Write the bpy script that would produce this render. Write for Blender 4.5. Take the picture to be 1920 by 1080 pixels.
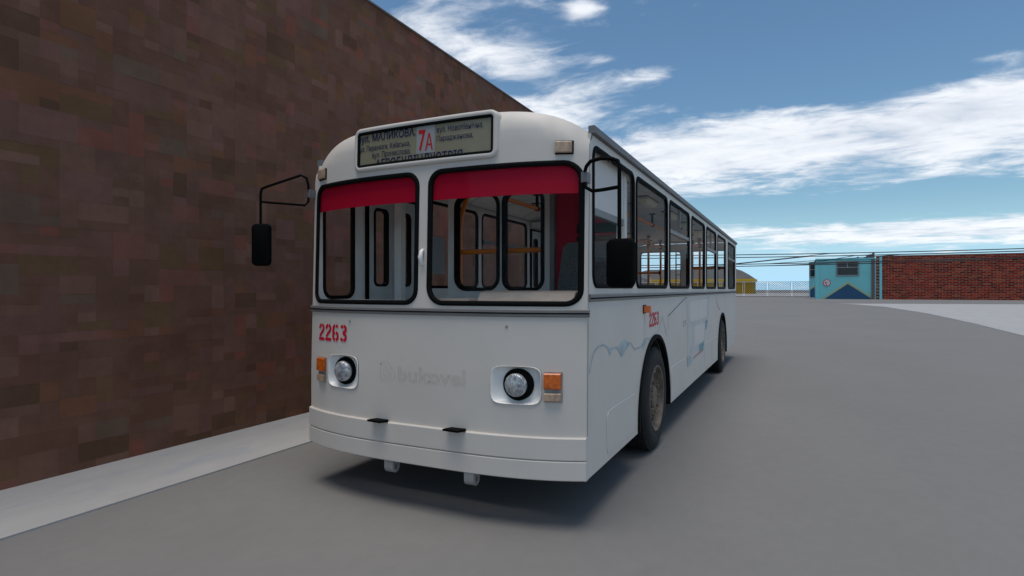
import bpy, bmesh, math, random
from mathutils import Vector, Matrix
from mathutils.geometry import delaunay_2d_cdt
random.seed(11)
sc = bpy.context.scene
for o in list(bpy.data.objects):
    bpy.data.objects.remove(o)
col = sc.collection

# ------------------------------------------------------------------ camera
F = 1093.0; HOR = 542.5; TH = math.atan(528 / F); CZ = 1.66
S_, C_ = math.sin(TH), math.cos(TH)
cd = bpy.data.cameras.new('camera'); cam = bpy.data.objects.new('camera', cd); col.objects.link(cam)
cam.location = (0, 0, CZ); cam.rotation_euler = (math.radians(90), 0, TH)
cd.sensor_width = 36; cd.lens = 36 * F / 1920; cd.shift_y = (HOR - 540) / 1920
cd.clip_start = 0.05; cd.clip_end = 5000
sc.camera = cam

# ------------------------------------------------------------------ light
SUN_EL = math.radians(82); SUN_AZ = math.radians(176)          # the sun stands high, a little on the camera's side
SKY_STRENGTH = 0.07
sc.view_settings.view_transform = 'Standard'; sc.view_settings.look = 'None'
sc.view_settings.exposure = 0.3; sc.view_settings.gamma = 1.0
sd = bpy.data.lights.new('sun', 'SUN'); sun = bpy.data.objects.new('sun', sd); col.objects.link(sun)
sd.energy = 1.9; sd.angle = math.radians(36); sd.color = (1.0, 0.93, 0.84)
tosun = Vector((math.sin(SUN_AZ) * math.cos(SUN_EL), math.cos(SUN_AZ) * math.cos(SUN_EL), math.sin(SUN_EL)))
sun.rotation_euler = (-tosun).to_track_quat('-Z', 'Y').to_euler()
sun.location = (0, 0, 30)


class NT:
    """small node helper"""
    def __init__(s, nt): s.t = nt; s.n = nt.nodes; s.l = nt.links
    def node(s, typ, **kw):
        n = s.n.new(typ)
        for k, v in kw.items(): setattr(n, k, v)
        return n
    def link(s, a, b): s.l.new(a, b)
    def put(s, sock, v):
        if hasattr(v, 'is_linked') or hasattr(v, 'links'): s.l.new(v, sock)
        else: sock.default_value = v
    def m(s, op, a, b=None, c=None, clamp=False):
        n = s.n.new('ShaderNodeMath'); n.operation = op; n.use_clamp = clamp
        s.put(n.inputs[0], a)
        if b is not None: s.put(n.inputs[1], b)
        if c is not None: s.put(n.inputs[2], c)
        return n.outputs[0]
    def mix(s, f, a, b, mode='MIX'):
        n = s.n.new('ShaderNodeMix'); n.data_type = 'RGBA'; n.blend_type = mode
        s.put(n.inputs[0], f); s.put(n.inputs[6], a); s.put(n.inputs[7], b)
        return n.outputs[2]
    def noise(s, vec, scale, detail=4, rough=0.55, dist=0.0):
        n = s.n.new('ShaderNodeTexNoise'); s.link(vec, n.inputs['Vector'])
        n.inputs['Scale'].default_value = scale; n.inputs['Detail'].default_value = detail
        n.inputs['Roughness'].default_value = rough; n.inputs['Distortion'].default_value = dist
        return n.outputs[0]
    def smooth(s, v, a, b, lo=0.0, hi=1.0):
        n = s.n.new('ShaderNodeMapRange'); n.interpolation_type = 'SMOOTHSTEP'
        s.put(n.inputs[0], v); n.inputs[1].default_value = a; n.inputs[2].default_value = b
        n.inputs[3].default_value = lo; n.inputs[4].default_value = hi
        return n.outputs[0]


def build_world():
    w = bpy.data.worlds.new('World'); sc.world = w; w.use_nodes = True
    g = NT(w.node_tree); g.n.clear()
    out = g.node('ShaderNodeOutputWorld'); bg = g.node('ShaderNodeBackground')
    sky = g.node('ShaderNodeTexSky'); sky.sky_type = 'NISHITA'; sky.sun_disc = False
    sky.sun_elevation = SUN_EL; sky.sun_rotation = SUN_AZ; sky.altitude = 0
    sky.air_density = 1.0; sky.dust_density = 0.2; sky.ozone_density = 1.4
    tc = g.node('ShaderNodeTexCoord'); sep = g.node('ShaderNodeSeparateXYZ')
    g.link(tc.outputs['Generated'], sep.inputs[0])
    X, Y, Z = sep.outputs
    zc = g.m('ADD', g.m('MAXIMUM', Z, 0.0), 0.10)
    cmb = g.node('ShaderNodeCombineXYZ')
    g.link(g.m('DIVIDE', X, zc), cmb.inputs[0]); g.link(g.m('DIVIDE', Y, zc), cmb.inputs[1])
    # stretch the cloud layer across the line of sight
    mp = g.node('ShaderNodeMapping'); g.link(cmb.outputs[0], mp.inputs[0])
    mp.inputs['Rotation'].default_value = (0, 0, -0.15); mp.inputs['Scale'].default_value = (0.8, 1.15, 1)
    P = mp.outputs[0]
    big = g.noise(P, 0.55, 3, 0.5, 0.3)
    fine = g.noise(P, 1.9, 8, 0.62, 0.5)
    wisp = g.noise(P, 5.5, 6, 0.6, 0.8)
    az = g.m('ARCTAN2', X, Y); el = g.m('ARCSINE', Z)
    def pa(x, y):                       # a pixel gives the direction of a cloud bank
        u = x - 960
        vx, vy, vz = -S_ * F + C_ * u, C_ * F + S_ * u, HOR - y
        return math.atan2(vx, vy), math.atan2(vz, math.hypot(vx, vy))
    cov = None
    # cloud banks and clear gaps: (pixel x, y, half width, half height, weight)
    for x, y, hw, hh, wt in [(1700, 255, 520, 75, .38), (1330, 290, 190, 45, .25), (900, 75, 190, 85, .13), (1060, 185, 150, 55, .20),
                             (1850, 190, 260, 60, .2), (1650, 435, 420, 26, .30), (1180, 250, 130, 50, .12), (1220, 137, 60, 24, .30), (1090, 16, 35, 18, .26), (1130, 112, 60, 16, .22), (1845, 106, 90, 14, .27), (800, 50, 60, 40, .15),
                             (1350, 95, 330, 85, -.42), (1700, 70, 330, 90, -.44), (1560, 385, 380, 24, -.30), (1560, 150, 260, 40, -.2), (1650, 512, 700, 22, -.30)]:
        a0, e0 = pa(x, y)
        a1, _ = pa(x + hw, y); _, e1 = pa(x, y - hh)
        da = g.m('DIVIDE', g.m('SUBTRACT', az, a0), abs(a1 - a0)); de = g.m('DIVIDE', g.m('SUBTRACT', el, e0), abs(e1 - e0))
        r2 = g.m('ADD', g.m('MULTIPLY', da, da), g.m('MULTIPLY', de, de))
        b = g.m('MULTIPLY', g.m('EXPONENT', g.m('MULTIPLY', r2, -1.0)), wt)
        cov = b if cov is None else g.m('ADD', cov, b)
    d = g.m('ADD', g.m('MULTIPLY', big, 0.75), g.m('ADD', g.m('MULTIPLY', fine, 0.85), g.m('MULTIPLY', wisp, 0.46)))
    d = g.m('ADD', d, cov)
    dens = g.smooth(d, 0.99, 1.32)
    shade = g.smooth(g.m('ADD', fine, g.m('MULTIPLY', wisp, .4)), 0.45, 0.85)
    cloud = g.mix(shade, (7.8, 8.5, 9.7, 1), (11.6, 11.9, 12.4, 1))
    tint = g.mix(1.0, sky.outputs[0], SKY_TINT, 'MULTIPLY')
    low = g.smooth(el, 0.0, 0.13, 0.9, 0.0)                     # pale cyan towards the horizon
    tint = g.mix(low, tint, HORIZON)
    c = g.mix(g.m('MULTIPLY', dens, 0.93), tint, cloud)
    g.link(c, bg.inputs[0]); bg.inputs[1].default_value = SKY_STRENGTH
    g.link(bg.outputs[0], out.inputs[0])
SKY_TINT = (0.97, 1.20, 1.24, 1); HORIZON = (5.2, 9.0, 12.4, 1)
build_world()


# ------------------------------------------------------------------ photograph pixel -> direction / ground helpers
def ray(x, y):
    u = x - 960
    return Vector((-S_ * F + C_ * u, C_ * F + S_ * u, HOR - y))
def on_ground(x, y):
    r = ray(x, y); k = -CZ / r.z
    return (r.x * k, r.y * k)
def at_depth(x, f):                     # ground point at picture column x, f metres in front of the camera
    r = (x - 960) / F * f
    return Vector((-S_ * f + C_ * r, C_ * f + S_ * r, 0))

# ------------------------------------------------------------------ materials
MATS = {}
def mat(name, color, rough=0.6, metal=0.0, var=0.0, vscale=4.0, bump=0.0, bscale=40.0, dirt=0.0, dirtcol=(0.12, 0.10, 0.08), coords='Object', spec=0.5, coat=0.0, stretch=None):
    if name in MATS: return MATS[name]
    m = bpy.data.materials.new(name); m.use_nodes = True; MATS[name] = m
    g = NT(m.node_tree); b = g.n['Principled BSDF']
    c4 = (*color, 1)
    b.inputs['Base Color'].default_value = c4; b.inputs['Roughness'].default_value = rough; b.inputs['Metallic'].default_value = metal
    b.inputs['Specular IOR Level'].default_value = spec; b.inputs['Coat Weight'].default_value = coat
    m.diffuse_color = c4
    if var or bump or dirt:
        tc = g.node('ShaderNodeTexCoord'); vec = tc.outputs[coords] if coords != 'World' else g.node('ShaderNodeNewGeometry').outputs['Position']
        if stretch:
            mp = g.node('ShaderNodeMapping'); g.link(vec, mp.inputs[0]); mp.inputs['Scale'].default_value = stretch; vec = mp.outputs[0]
        cur = None
        if var:
            n = g.noise(vec, vscale, 6, 0.6)
            f = g.smooth(n, 0.3, 0.7)
            cur = g.mix(f, tuple(x * (1 - var) for x in color) + (1,), tuple(min(1, x * (1 + var)) for x in color) + (1,))
        if dirt:
            n = g.noise(vec, vscale * 0.7 + 0.9, 8, 0.68, 0.6)
            f = g.m('MULTIPLY', g.smooth(n, 0.5, 0.78), dirt)
            cur = g.mix(f, cur if cur is not None else c4, (*dirtcol, 1))
        if cur is not None: g.link(cur, b.inputs['Base Color'])
        if bump:
            n = g.noise(vec, bscale, 5, 0.6); bn = g.node('ShaderNodeBump'); bn.inputs['Strength'].default_value = bump
            bn.inputs['Distance'].default_value = 0.01; g.link(n, bn.inputs['Height']); g.link(bn.outputs[0], b.inputs['Normal'])
    return m

WHITE = mat('white_bus_paint', (0.65, 0.592, 0.53), 0.45, var=0.03, vscale=1.5, dirt=0.10, dirtcol=(0.42, 0.40, 0.37), bump=0.03, bscale=3, spec=0.3)
PAN = mat('bright_white_enamel', (0.90, 0.865, 0.82), 0.35)
LINING = mat('grey_interior_lining', (0.80, 0.755, 0.70), 0.6, var=0.04)
DOORM = mat('blue_grey_door_paint', (0.58, 0.575, 0.56), 0.5, var=0.05)
RUBBER = mat('black_rubber', (0.004, 0.004, 0.004), 0.8, spec=0.12)
BLACK = mat('black_plastic', (0.003, 0.003, 0.003), 0.7, spec=0.06)
TRIM = mat('grey_trim', (0.19, 0.18, 0.17), 0.5, var=0.08)
GUTTER = mat('dark_grey_gutter', (0.16, 0.16, 0.165), 0.6, var=0.08)
RED = mat('crimson_plastic', (0.42, 0.001, 0.022), spec=0.15, rough=0.7)
ORANGE = mat('orange_handrail', (0.95, 0.25, 0.012), 0.4)
CREAM = mat('cream_lamp_plastic', (0.92, 0.88, 0.62), 0.4)
BEIGE = mat('beige_dash', (0.46, 0.38, 0.31), 0.6, var=0.1, vscale=3, stretch=(3, 3, 25))
SEATM = mat('charcoal_woven_fabric', (0.09, 0.088, 0.085), 0.9, var=0.85, vscale=160, bump=0.4, bscale=200)
AMBER = mat('orange_lens', (0.62, 0.12, 0.008), 0.3, var=0.3, vscale=30, dirt=0.5, dirtcol=(0.16, 0.07, 0.03))
TAN = mat('tan_lens', (0.45, 0.31, 0.21), 0.4, var=0.25, vscale=40, stretch=(1, 1, 0.3))
NUMRED = mat('red_stencil_paint', (0.62, 0.0, 0.03), 0.5)
FAINT = mat('faint_pink_print', (0.61, 0.525, 0.475), 0.6)
FAINTRED = mat('red_print', (0.5, 0.03, 0.04), 0.6)
STEEL = mat('cast_grey_steel', (0.30, 0.29, 0.28), 0.45, metal=0.0, var=0.15, vscale=12)
TYRE = mat('tyre_rubber', (0.012, 0.012, 0.012), 0.85, var=0.3, vscale=14, bump=0.3, bscale=60)
DUSTY = mat('dusty_underbody', (0.34, 0.33, 0.31), 0.95)
RIM = mat('rusty_wheel_rim', (0.15, 0.115, 0.085), 0.7, var=0.35, vscale=9, dirt=0.75, dirtcol=(0.05, 0.04, 0.035), bump=0.3, bscale=25)
UNDER = mat('underbody_black', (0.02, 0.02, 0.02), 0.9)
SIGNFACE = mat('cream_sign_face', (0.25, 0.225, 0.145), 0.35, var=0.05)
SIGNWHITE = mat('white_sign_patch', (0.32, 0.32, 0.32), 0.4)
INK = mat('navy_ink', (0.004, 0.005, 0.06), 0.5)
INKRED = mat('red_ink', (0.50, 0.002, 0.002), 0.5)
PAPER = mat('grey_notice_paper', (0.33, 0.34, 0.34), 0.8)
BLUEP = mat('pale_blue_print', (0.40, 0.47, 0.48), 0.6, var=0.22, vscale=10)
BLUED = mat('teal_blue_print', (0.20, 0.33, 0.37), 0.6, var=0.6, vscale=16)
NAVYP = mat('navy_print', (0.07, 0.09, 0.16), 0.6)
SMEAR = mat('grey_glue_residue', (0.57, 0.55, 0.52), 0.6, var=0.08, vscale=5)
SCRUB = mat('scrubbed_paint', (0.69, 0.63, 0.59), 0.5, var=0.03, vscale=9)
EDGEHL = mat('painted_edge_highlight', (0.93, 0.93, 0.93), 0.35)  # near-white colour for highlights painted along the hatch edges

def glass_mat(name, tint, rough=0.02, refl=0.35):
    m = bpy.data.materials.new(name); m.use_nodes = True; MATS[name] = m
    g = NT(m.node_tree); g.n.clear()
    out = g.node('ShaderNodeOutputMaterial'); tr = g.node('ShaderNodeBsdfTransparent'); gl = g.node('ShaderNodeBsdfGlossy')
    tr.inputs[0].default_value = (*tint, 1); gl.inputs['Roughness'].default_value = rough
    lw = g.node('ShaderNodeLayerWeight'); lw.inputs[0].default_value = 0.5
    fac = g.m('ADD', g.m('MULTIPLY', g.m('POWER', lw.outputs['Facing'], 5.0), refl), 0.003)
    mx = g.node('ShaderNodeMixShader'); g.link(fac, mx.inputs[0]); g.link(tr.outputs[0], mx.inputs[1]); g.link(gl.outputs[0], mx.inputs[2])
    g.link(mx.outputs[0], out.inputs[0])
    return m
GLASS = glass_mat('bus_window_glass', (0.982, 0.983, 0.985), refl=0.06)

def lens_mat():
    m = bpy.data.materials.new('headlight_lens'); m.use_nodes = True
    g = NT(m.node_tree); b = g.n['Principled BSDF']
    tc = g.node('ShaderNodeTexCoord')
    n = g.noise(tc.outputs['Object'], 18, 5, 0.6, 1.0); n2 = g.noise(tc.outputs['Object'], 60, 4, 0.7)
    c = g.mix(g.smooth(n, 0.35, 0.65), (0.24, 0.25, 0.26, 1), (0.58, 0.59, 0.60, 1))
    c = g.mix(g.m('MULTIPLY', g.smooth(n2, 0.52, 0.72), .6), c, (0.14, 0.15, 0.18, 1))
    g.link(c, b.inputs['Base Color']); b.inputs['Metallic'].default_value = 0.3; b.inputs['Roughness'].default_value = 0.22
    wv = g.node('ShaderNodeTexWave'); wv.bands_direction = 'X'; wv.inputs['Scale'].default_value = 26; g.link(tc.outputs['Object'], wv.inputs[0])
    bn = g.node('ShaderNodeBump'); bn.inputs['Strength'].default_value = 0.35; bn.inputs['Distance'].default_value = 0.004
    g.link(wv.outputs[1], bn.inputs['Height']); g.link(bn.outputs[0], b.inputs['Normal'])
    return m
LENS = lens_mat()

def attr_mat(name, rough, bump=0.25, bscale=60, var=0.12):
    m = bpy.data.materials.new(name); m.use_nodes = True
    g = NT(m.node_tree); b = g.n['Principled BSDF']; b.inputs['Roughness'].default_value = rough; b.inputs['Specular IOR Level'].default_value = 0.08
    at = g.node('ShaderNodeAttribute'); at.attribute_name = 'tint'
    geo = g.node('ShaderNodeNewGeometry')
    n = g.noise(geo.outputs['Position'], 3.0, 7, 0.65); n2 = g.noise(geo.outputs['Position'], 90, 3, 0.6)
    f = g.m('ADD', g.m('MULTIPLY', g.smooth(n, 0.3, 0.7), var * 2), 1 - var)
    f2 = g.m('ADD', g.m('MULTIPLY', g.smooth(n2, 0.3, 0.7), 0.10), 0.95)
    sc_ = g.node('ShaderNodeVectorMath', operation='SCALE'); g.link(at.outputs['Color'], sc_.inputs[0]); g.link(g.m('MULTIPLY', f, f2), sc_.inputs['Scale'])
    g.link(sc_.outputs[0], b.inputs['Base Color'])
    bn = g.node('ShaderNodeBump'); bn.inputs['Strength'].default_value = bump; bn.inputs['Distance'].default_value = 0.004
    g.link(g.noise(geo.outputs['Position'], bscale, 4, 0.6), bn.inputs['Height']); g.link(bn.outputs[0], b.inputs['Normal'])
    return m
BRICKM = attr_mat('brown_brick', 0.85)
BRICK2 = attr_mat('red_brick', 0.85, bump=0.1, bscale=12, var=0.3)

# ------------------------------------------------------------------ geometry helpers
def link(o, parent=None):
    col.objects.link(o)
    if parent is not None: o.parent = parent
    return o
def empty(name, loc=(0, 0, 0), rz=0):
    o = bpy.data.objects.new(name, None); o.location = loc; o.rotation_euler = (0, 0, rz); o.empty_display_size = 0.3
    col.objects.link(o); return o
def tag(o, label=None, cat=None, group=None, kind=None):
    if label: o['label'] = label
    if cat: o['category'] = cat
    if group: o['group'] = group
    if kind: o['kind'] = kind
    return o

class MB:
    def __init__(s): s.v = []; s.f = []; s.mi = []
    def add(s, vs, fs, mi=0):
        b = len(s.v); s.v += [tuple(p) for p in vs]
        s.f += [tuple(b + i for i in f) for f in fs]; s.mi += [mi] * len(fs)
        return s
    def box(s, x0, x1, y0, y1, z0, z1, mi=0):
        v = [(x0, y0, z0), (x1, y0, z0), (x1, y1, z0), (x0, y1, z0), (x0, y0, z1), (x1, y0, z1), (x1, y1, z1), (x0, y1, z1)]
        return s.add(v, [(0, 3, 2, 1), (4, 5, 6, 7), (0, 1, 5, 4), (1, 2, 6, 5), (2, 3, 7, 6), (3, 0, 4, 7)], mi)
    def tube(s, path, r, n=8, closed=False, mi=0):
        P = [Vector(p) for p in path]; L = len(P); vs = []; prev = None
        for i, p in enumerate(P):
            a = P[(i - 1) % L] if (closed or i) else p; b = P[(i + 1) % L] if (closed or i < L - 1) else p
            t = (b - a).normalized()
            if prev is None:
                ref = Vector((0, 0, 1)) if abs(t.z) < 0.9 else Vector((1, 0, 0))
                prev = (ref - t * ref.dot(t)).normalized()
            prev = (prev - t * prev.dot(t)).normalized(); q = t.cross(prev)
            rr = r[i] if isinstance(r, (list, tuple)) else r
            for k in range(n):
                an = 2 * math.pi * k / n; vs.append(p + (prev * math.cos(an) + q * math.sin(an)) * rr)
        fs = []
        for i in range(L if closed else L - 1):
            j = (i + 1) % L
            for k in range(n): fs.append((i * n + k, i * n + (k + 1) % n, j * n + (k + 1) % n, j * n + k))
        if not closed: fs += [tuple(range(n - 1, -1, -1)), tuple((L - 1) * n + k for k in range(n))]
        return s.add(vs, fs, mi)
    def lathe_x(s, prof, n=40, cx=0, cy=0, cz=0, mi=0, closed=True):
        """prof: (x, radius) revolved about the x axis"""
        vs = []; m_ = len(prof)
        for k in range(n):
            a = 2 * math.pi * k / n
            for x, r in prof: vs.append((cx + x, cy + r * math.cos(a), cz + r * math.sin(a)))
        fs = []
        for k in range(n):
            j = (k + 1) % n
            for i in range(m_ if closed else m_ - 1):
                i2 = (i + 1) % m_
                fs.append((k * m_ + i, k * m_ + i2, j * m_ + i2, j * m_ + i))
        return s.add(vs, fs, mi)
    def build(s, name, mats, parent=None, smooth=None, loc=None, recalc=True, rot=None):
        me = bpy.data.meshes.new(name); me.from_pydata(s.v, [], s.f)
        if not isinstance(mats, (list, tuple)): mats = [mats]
        for m in mats: me.materials.append(m)
        if len(mats) > 1: me.polygons.foreach_set('material_index', s.mi)
        if recalc:
            bm = bmesh.new(); bm.from_mesh(me); bmesh.ops.recalc_face_normals(bm, faces=bm.faces); bm.to_mesh(me); bm.free()
        if smooth:
            me.polygons.foreach_set('use_smooth', [True] * len(me.polygons)); me.set_sharp_from_angle(angle=math.radians(smooth))
        me.update()
        o = bpy.data.objects.new(name, me)
        if loc is not None: o.location = loc
        if rot is not None: o.rotation_euler = rot
        return link(o, parent)

def rrect(u0, u1, v0, v1, r, n=5, k=8, rr=None):
    """rounded rectangle, counter-clockwise, k pieces per straight side; rr: radii (br, tr, tl, bl)"""
    R4 = rr or (r, r, r, r)
    cor = [(u1, v0, -90, R4[0]), (u1, v1, 0, R4[1]), (u0, v1, 90, R4[2]), (u0, v0, 180, R4[3])]
    arcs = []
    for (cu, cv, a0, q) in cor:
        q = max(q, 1e-4)
        ccu = cu - q if cu == u1 else cu + q; ccv = cv - q if cv == v1 else cv + q
        arcs.append([(ccu + q * math.cos(math.radians(a0 + 90 * i / n)), ccv + q * math.sin(math.radians(a0 + 90 * i / n))) for i in range(n + 1)])
    pts = []
    for i in range(4):
        pts += arcs[i]; a = arcs[i][-1]; b = arcs[(i + 1) % 4][0]
        for j in range(1, k): pts.append((a[0] + (b[0] - a[0]) * j / k, a[1] + (b[1] - a[1]) * j / k))
    return pts

def densify(loop, step):
    out = []
    for i, a in enumerate(loop):
        b = loop[(i + 1) % len(loop)]; d = math.dist(a, b); m = max(1, int(math.ceil(d / step)))
        out += [(a[0] + (b[0] - a[0]) * j / m, a[1] + (b[1] - a[1]) * j / m) for j in range(m)]
    return out
def inside(p, loop):
    x, y = p; c = False; j = len(loop) - 1
    for i in range(len(loop)):
        xi, yi = loop[i]; xj, yj = loop[j]
        if (yi > y) != (yj > y) and x < (xj - xi) * (y - yi) / (yj - yi) + xi: c = not c
        j = i
    return c
def panel_mb(outline, holes, step, fmap, thick, mb=None, two=False):
    loops = [densify(outline, step)] + [densify(h, step) for h in holes]
    pts = []; edges = []
    for lp in loops:
        b = len(pts); pts += lp; edges += [(b + i, b + (i + 1) % len(lp)) for i in range(len(lp))]
    us = [p[0] for p in loops[0]]; vs = [p[1] for p in loops[0]]
    nu = int((max(us) - min(us)) / step); nv = int((max(vs) - min(vs)) / step); base = list(pts)
    for i in range(1, nu):
        for j in range(1, nv):
            p = (min(us) + (max(us) - min(us)) * i / nu, min(vs) + (max(vs) - min(vs)) * j / nv)
            if inside(p, loops[0]) and not any(inside(p, h) for h in loops[1:]) and min((p[0] - q[0]) ** 2 + (p[1] - q[1]) ** 2 for q in base) > (0.45 * step) ** 2: pts.append(p)
    r = delaunay_2d_cdt([Vector(p) for p in pts], edges, [], 0, 1e-6)
    V = [(v.x, v.y) for v in r[0]]; T = []
    for f in r[2]:
        c = (sum(V[i][0] for i in f) / len(f), sum(V[i][1] for i in f) / len(f))
        if inside(c, loops[0]) and not any(inside(c, h) for h in loops[1:]): T.append(tuple(f))
    mb = mb or MB(); n = len(V)
    if thick == 0: return mb.add([fmap(u, v, 0) for u, v in V], T)
    cnt = {}
    for f in T:
        for i in range(len(f)):
            a, b = f[i], f[(i + 1) % len(f)]; cnt[(a, b)] = cnt.get((a, b), 0) + 1
    side = [(b, a, a + n, b + n) for (a, b) in cnt if (b, a) not in cnt]
    allv = [fmap(u, v, 0) for u, v in V] + [fmap(u, v, thick) for u, v in V]
    b0 = len(mb.v)
    mb.add(allv, T + side, 0)
    mb.f += [tuple(b0 + n + i for i in reversed(f)) for f in T]; mb.mi += [1 if two else 0] * len(T)
    return mb
def ring_mb(loopfn, prof, fmap, mb=None):
    """sweep a closed profile [(offset outward, depth)] round a loop"""
    mb = mb or MB(); rows = [loopfn(o) for o, d in prof]; L = len(rows[0]); m_ = len(prof)
    vs = [fmap(rows[j][i][0], rows[j][i][1], prof[j][1]) for i in range(L) for j in range(m_)]
    fs = [(i * m_ + j, i * m_ + (j + 1) % m_, ((i + 1) % L) * m_ + (j + 1) % m_, ((i + 1) % L) * m_ + j) for i in range(L) for j in range(m_)]
    return mb.add(vs, fs)
def strip_mb(u0, u1, v0, v1, d0, d1, fmap, n=1, mb=None, chamf=0.0):
    mb = mb or MB(); prof = [(v0, d1), (v0, d0 + chamf), (v0 + chamf, d0), (v1 - chamf, d0), (v1, d0 + chamf), (v1, d1)] if chamf else [(v0, d1), (v0, d0), (v1, d0), (v1, d1)]
    m_ = len(prof); vs = []
    for i in range(n + 1):
        u = u0 + (u1 - u0) * i / n
        vs += [fmap(u, v, d) for v, d in prof]
    fs = [(i * m_ + j, i * m_ + (j + 1) % m_, (i + 1) * m_ + (j + 1) % m_, (i + 1) * m_ + j) for i in range(n) for j in range(m_)]
    fs += [tuple(range(m_)), tuple(n * m_ + j for j in range(m_ - 1, -1, -1))]
    return mb.add(vs, fs)
def ribbon_mb(path, w, fmap, d, mb=None, th=0.0015):
    """a flat printed line along a 2D path"""
    mb = mb or MB(); L = len(path); vs = []
    for i, p in enumerate(path):
        a = path[max(0, i - 1)]; b = path[min(L - 1, i + 1)]
        tx, ty = b[0] - a[0], b[1] - a[1]; q = math.hypot(tx, ty) or 1; nx, ny = -ty / q, tx / q
        ww = w[i] if isinstance(w, (list, tuple)) else w
        vs += [fmap(p[0] + nx * ww / 2, p[1] + ny * ww / 2, d), fmap(p[0] - nx * ww / 2, p[1] - ny * ww / 2, d)]
    return mb.add(vs, [(2 * i, 2 * i + 1, 2 * i + 3, 2 * i + 2) for i in range(L - 1)])
def arc(cx, cy, rx, ry, a0, a1, n=10):
    return [(cx + rx * math.cos(math.radians(a0 + (a1 - a0) * i / n)), cy + ry * math.sin(math.radians(a0 + (a1 - a0) * i / n))) for i in range(n + 1)]

def text_mb(txt, u0, u1, v0, v1, fmap, d, bold=0.0, outline=0.0, vmin=None):
    cu = bpy.data.curves.new('t', 'FONT'); cu.body = txt; cu.size = 1; cu.offset = bold; cu.resolution_u = 3
    if outline: cu.fill_mode = 'NONE'; cu.bevel_depth = outline; cu.bevel_resolution = 0
    ob = bpy.data.objects.new('t', cu); col.objects.link(ob)
    dg = bpy.context.evaluated_depsgraph_get(); me = bpy.data.meshes.new_from_object(ob.evaluated_get(dg))
    x0, x1 = min(v.co.x for v in me.vertices), max(v.co.x for v in me.vertices); y0, y1 = min(v.co.y for v in me.vertices), max(v.co.y for v in me.vertices)
    if vmin is not None:                    # lettering cut off by the lower edge of the sign
        bm = bmesh.new(); bm.from_mesh(me); yc = y0 + (vmin - v0) / (v1 - v0) * (y1 - y0)
        bmesh.ops.bisect_plane(bm, geom=bm.verts[:] + bm.edges[:] + bm.faces[:], plane_co=(0, yc, 0), plane_no=(0, -1, 0), clear_outer=True); bm.to_mesh(me); bm.free()
    P = [v.co.copy() for v in me.vertices]; fs = [tuple(p.vertices) for p in me.polygons]
    bpy.data.objects.remove(ob); bpy.data.curves.remove(cu); bpy.data.meshes.remove(me)
    mb = MB()
    return mb.add([fmap(u0 + (p.x - x0) / (x1 - x0) * (u1 - u0), v0 + (p.y - y0) / (y1 - y0) * (v1 - v0), d - p.z * 0.05) for p in P], fs)

def stencil(fmap, u0, u1, v0, v1, d, digits='2263'):
    mb = MB(); W = (u1 - u0) / len(digits); H = v1 - v0
    for i, ch in enumerate(digits):
        x0 = u0 + i * W; w = W * 0.86; t = 0.29
        def st(path): 
            ribbon_mb([(x0 + x * w, v0 + y * H) for x, y in path], t * w, fmap, d, mb)
        if ch == '2':
            st([(0.15, 0.70)] + arc(0.5, 0.74, 0.35, 0.19, 175, 98, 6))
            st(arc(0.5, 0.74, 0.35, 0.19, 80, -35, 8) + [(0.46, 0.44), (0.17, 0.22)])
            st([(0.0, 0.075), (1.0, 0.075)])
        if ch == '6':
            st(arc(0.5, 0.76, 0.35, 0.17, 25, 80, 4)); st(arc(0.5, 0.76, 0.35, 0.17, 100, 180, 6) + [(0.15, 0.3)] + arc(0.5, 0.26, 0.35, 0.19, 185, 260, 6))
            st(arc(0.5, 0.3, 0.35, 0.23, -80, 80, 12)); st([(0.15, 0.45), (0.42, 0.52)])
        if ch == '3':
            st(arc(0.5, 0.75, 0.35, 0.18, 160, 100, 5)); st(arc(0.45, 0.75, 0.38, 0.18, 78, -60, 8) + [(0.42, 0.53)])
            st([(0.42, 0.53)] + arc(0.45, 0.27, 0.4, 0.2, 60, -78, 10)); st(arc(0.5, 0.27, 0.35, 0.2, -100, -165, 6))
    return mb

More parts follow.
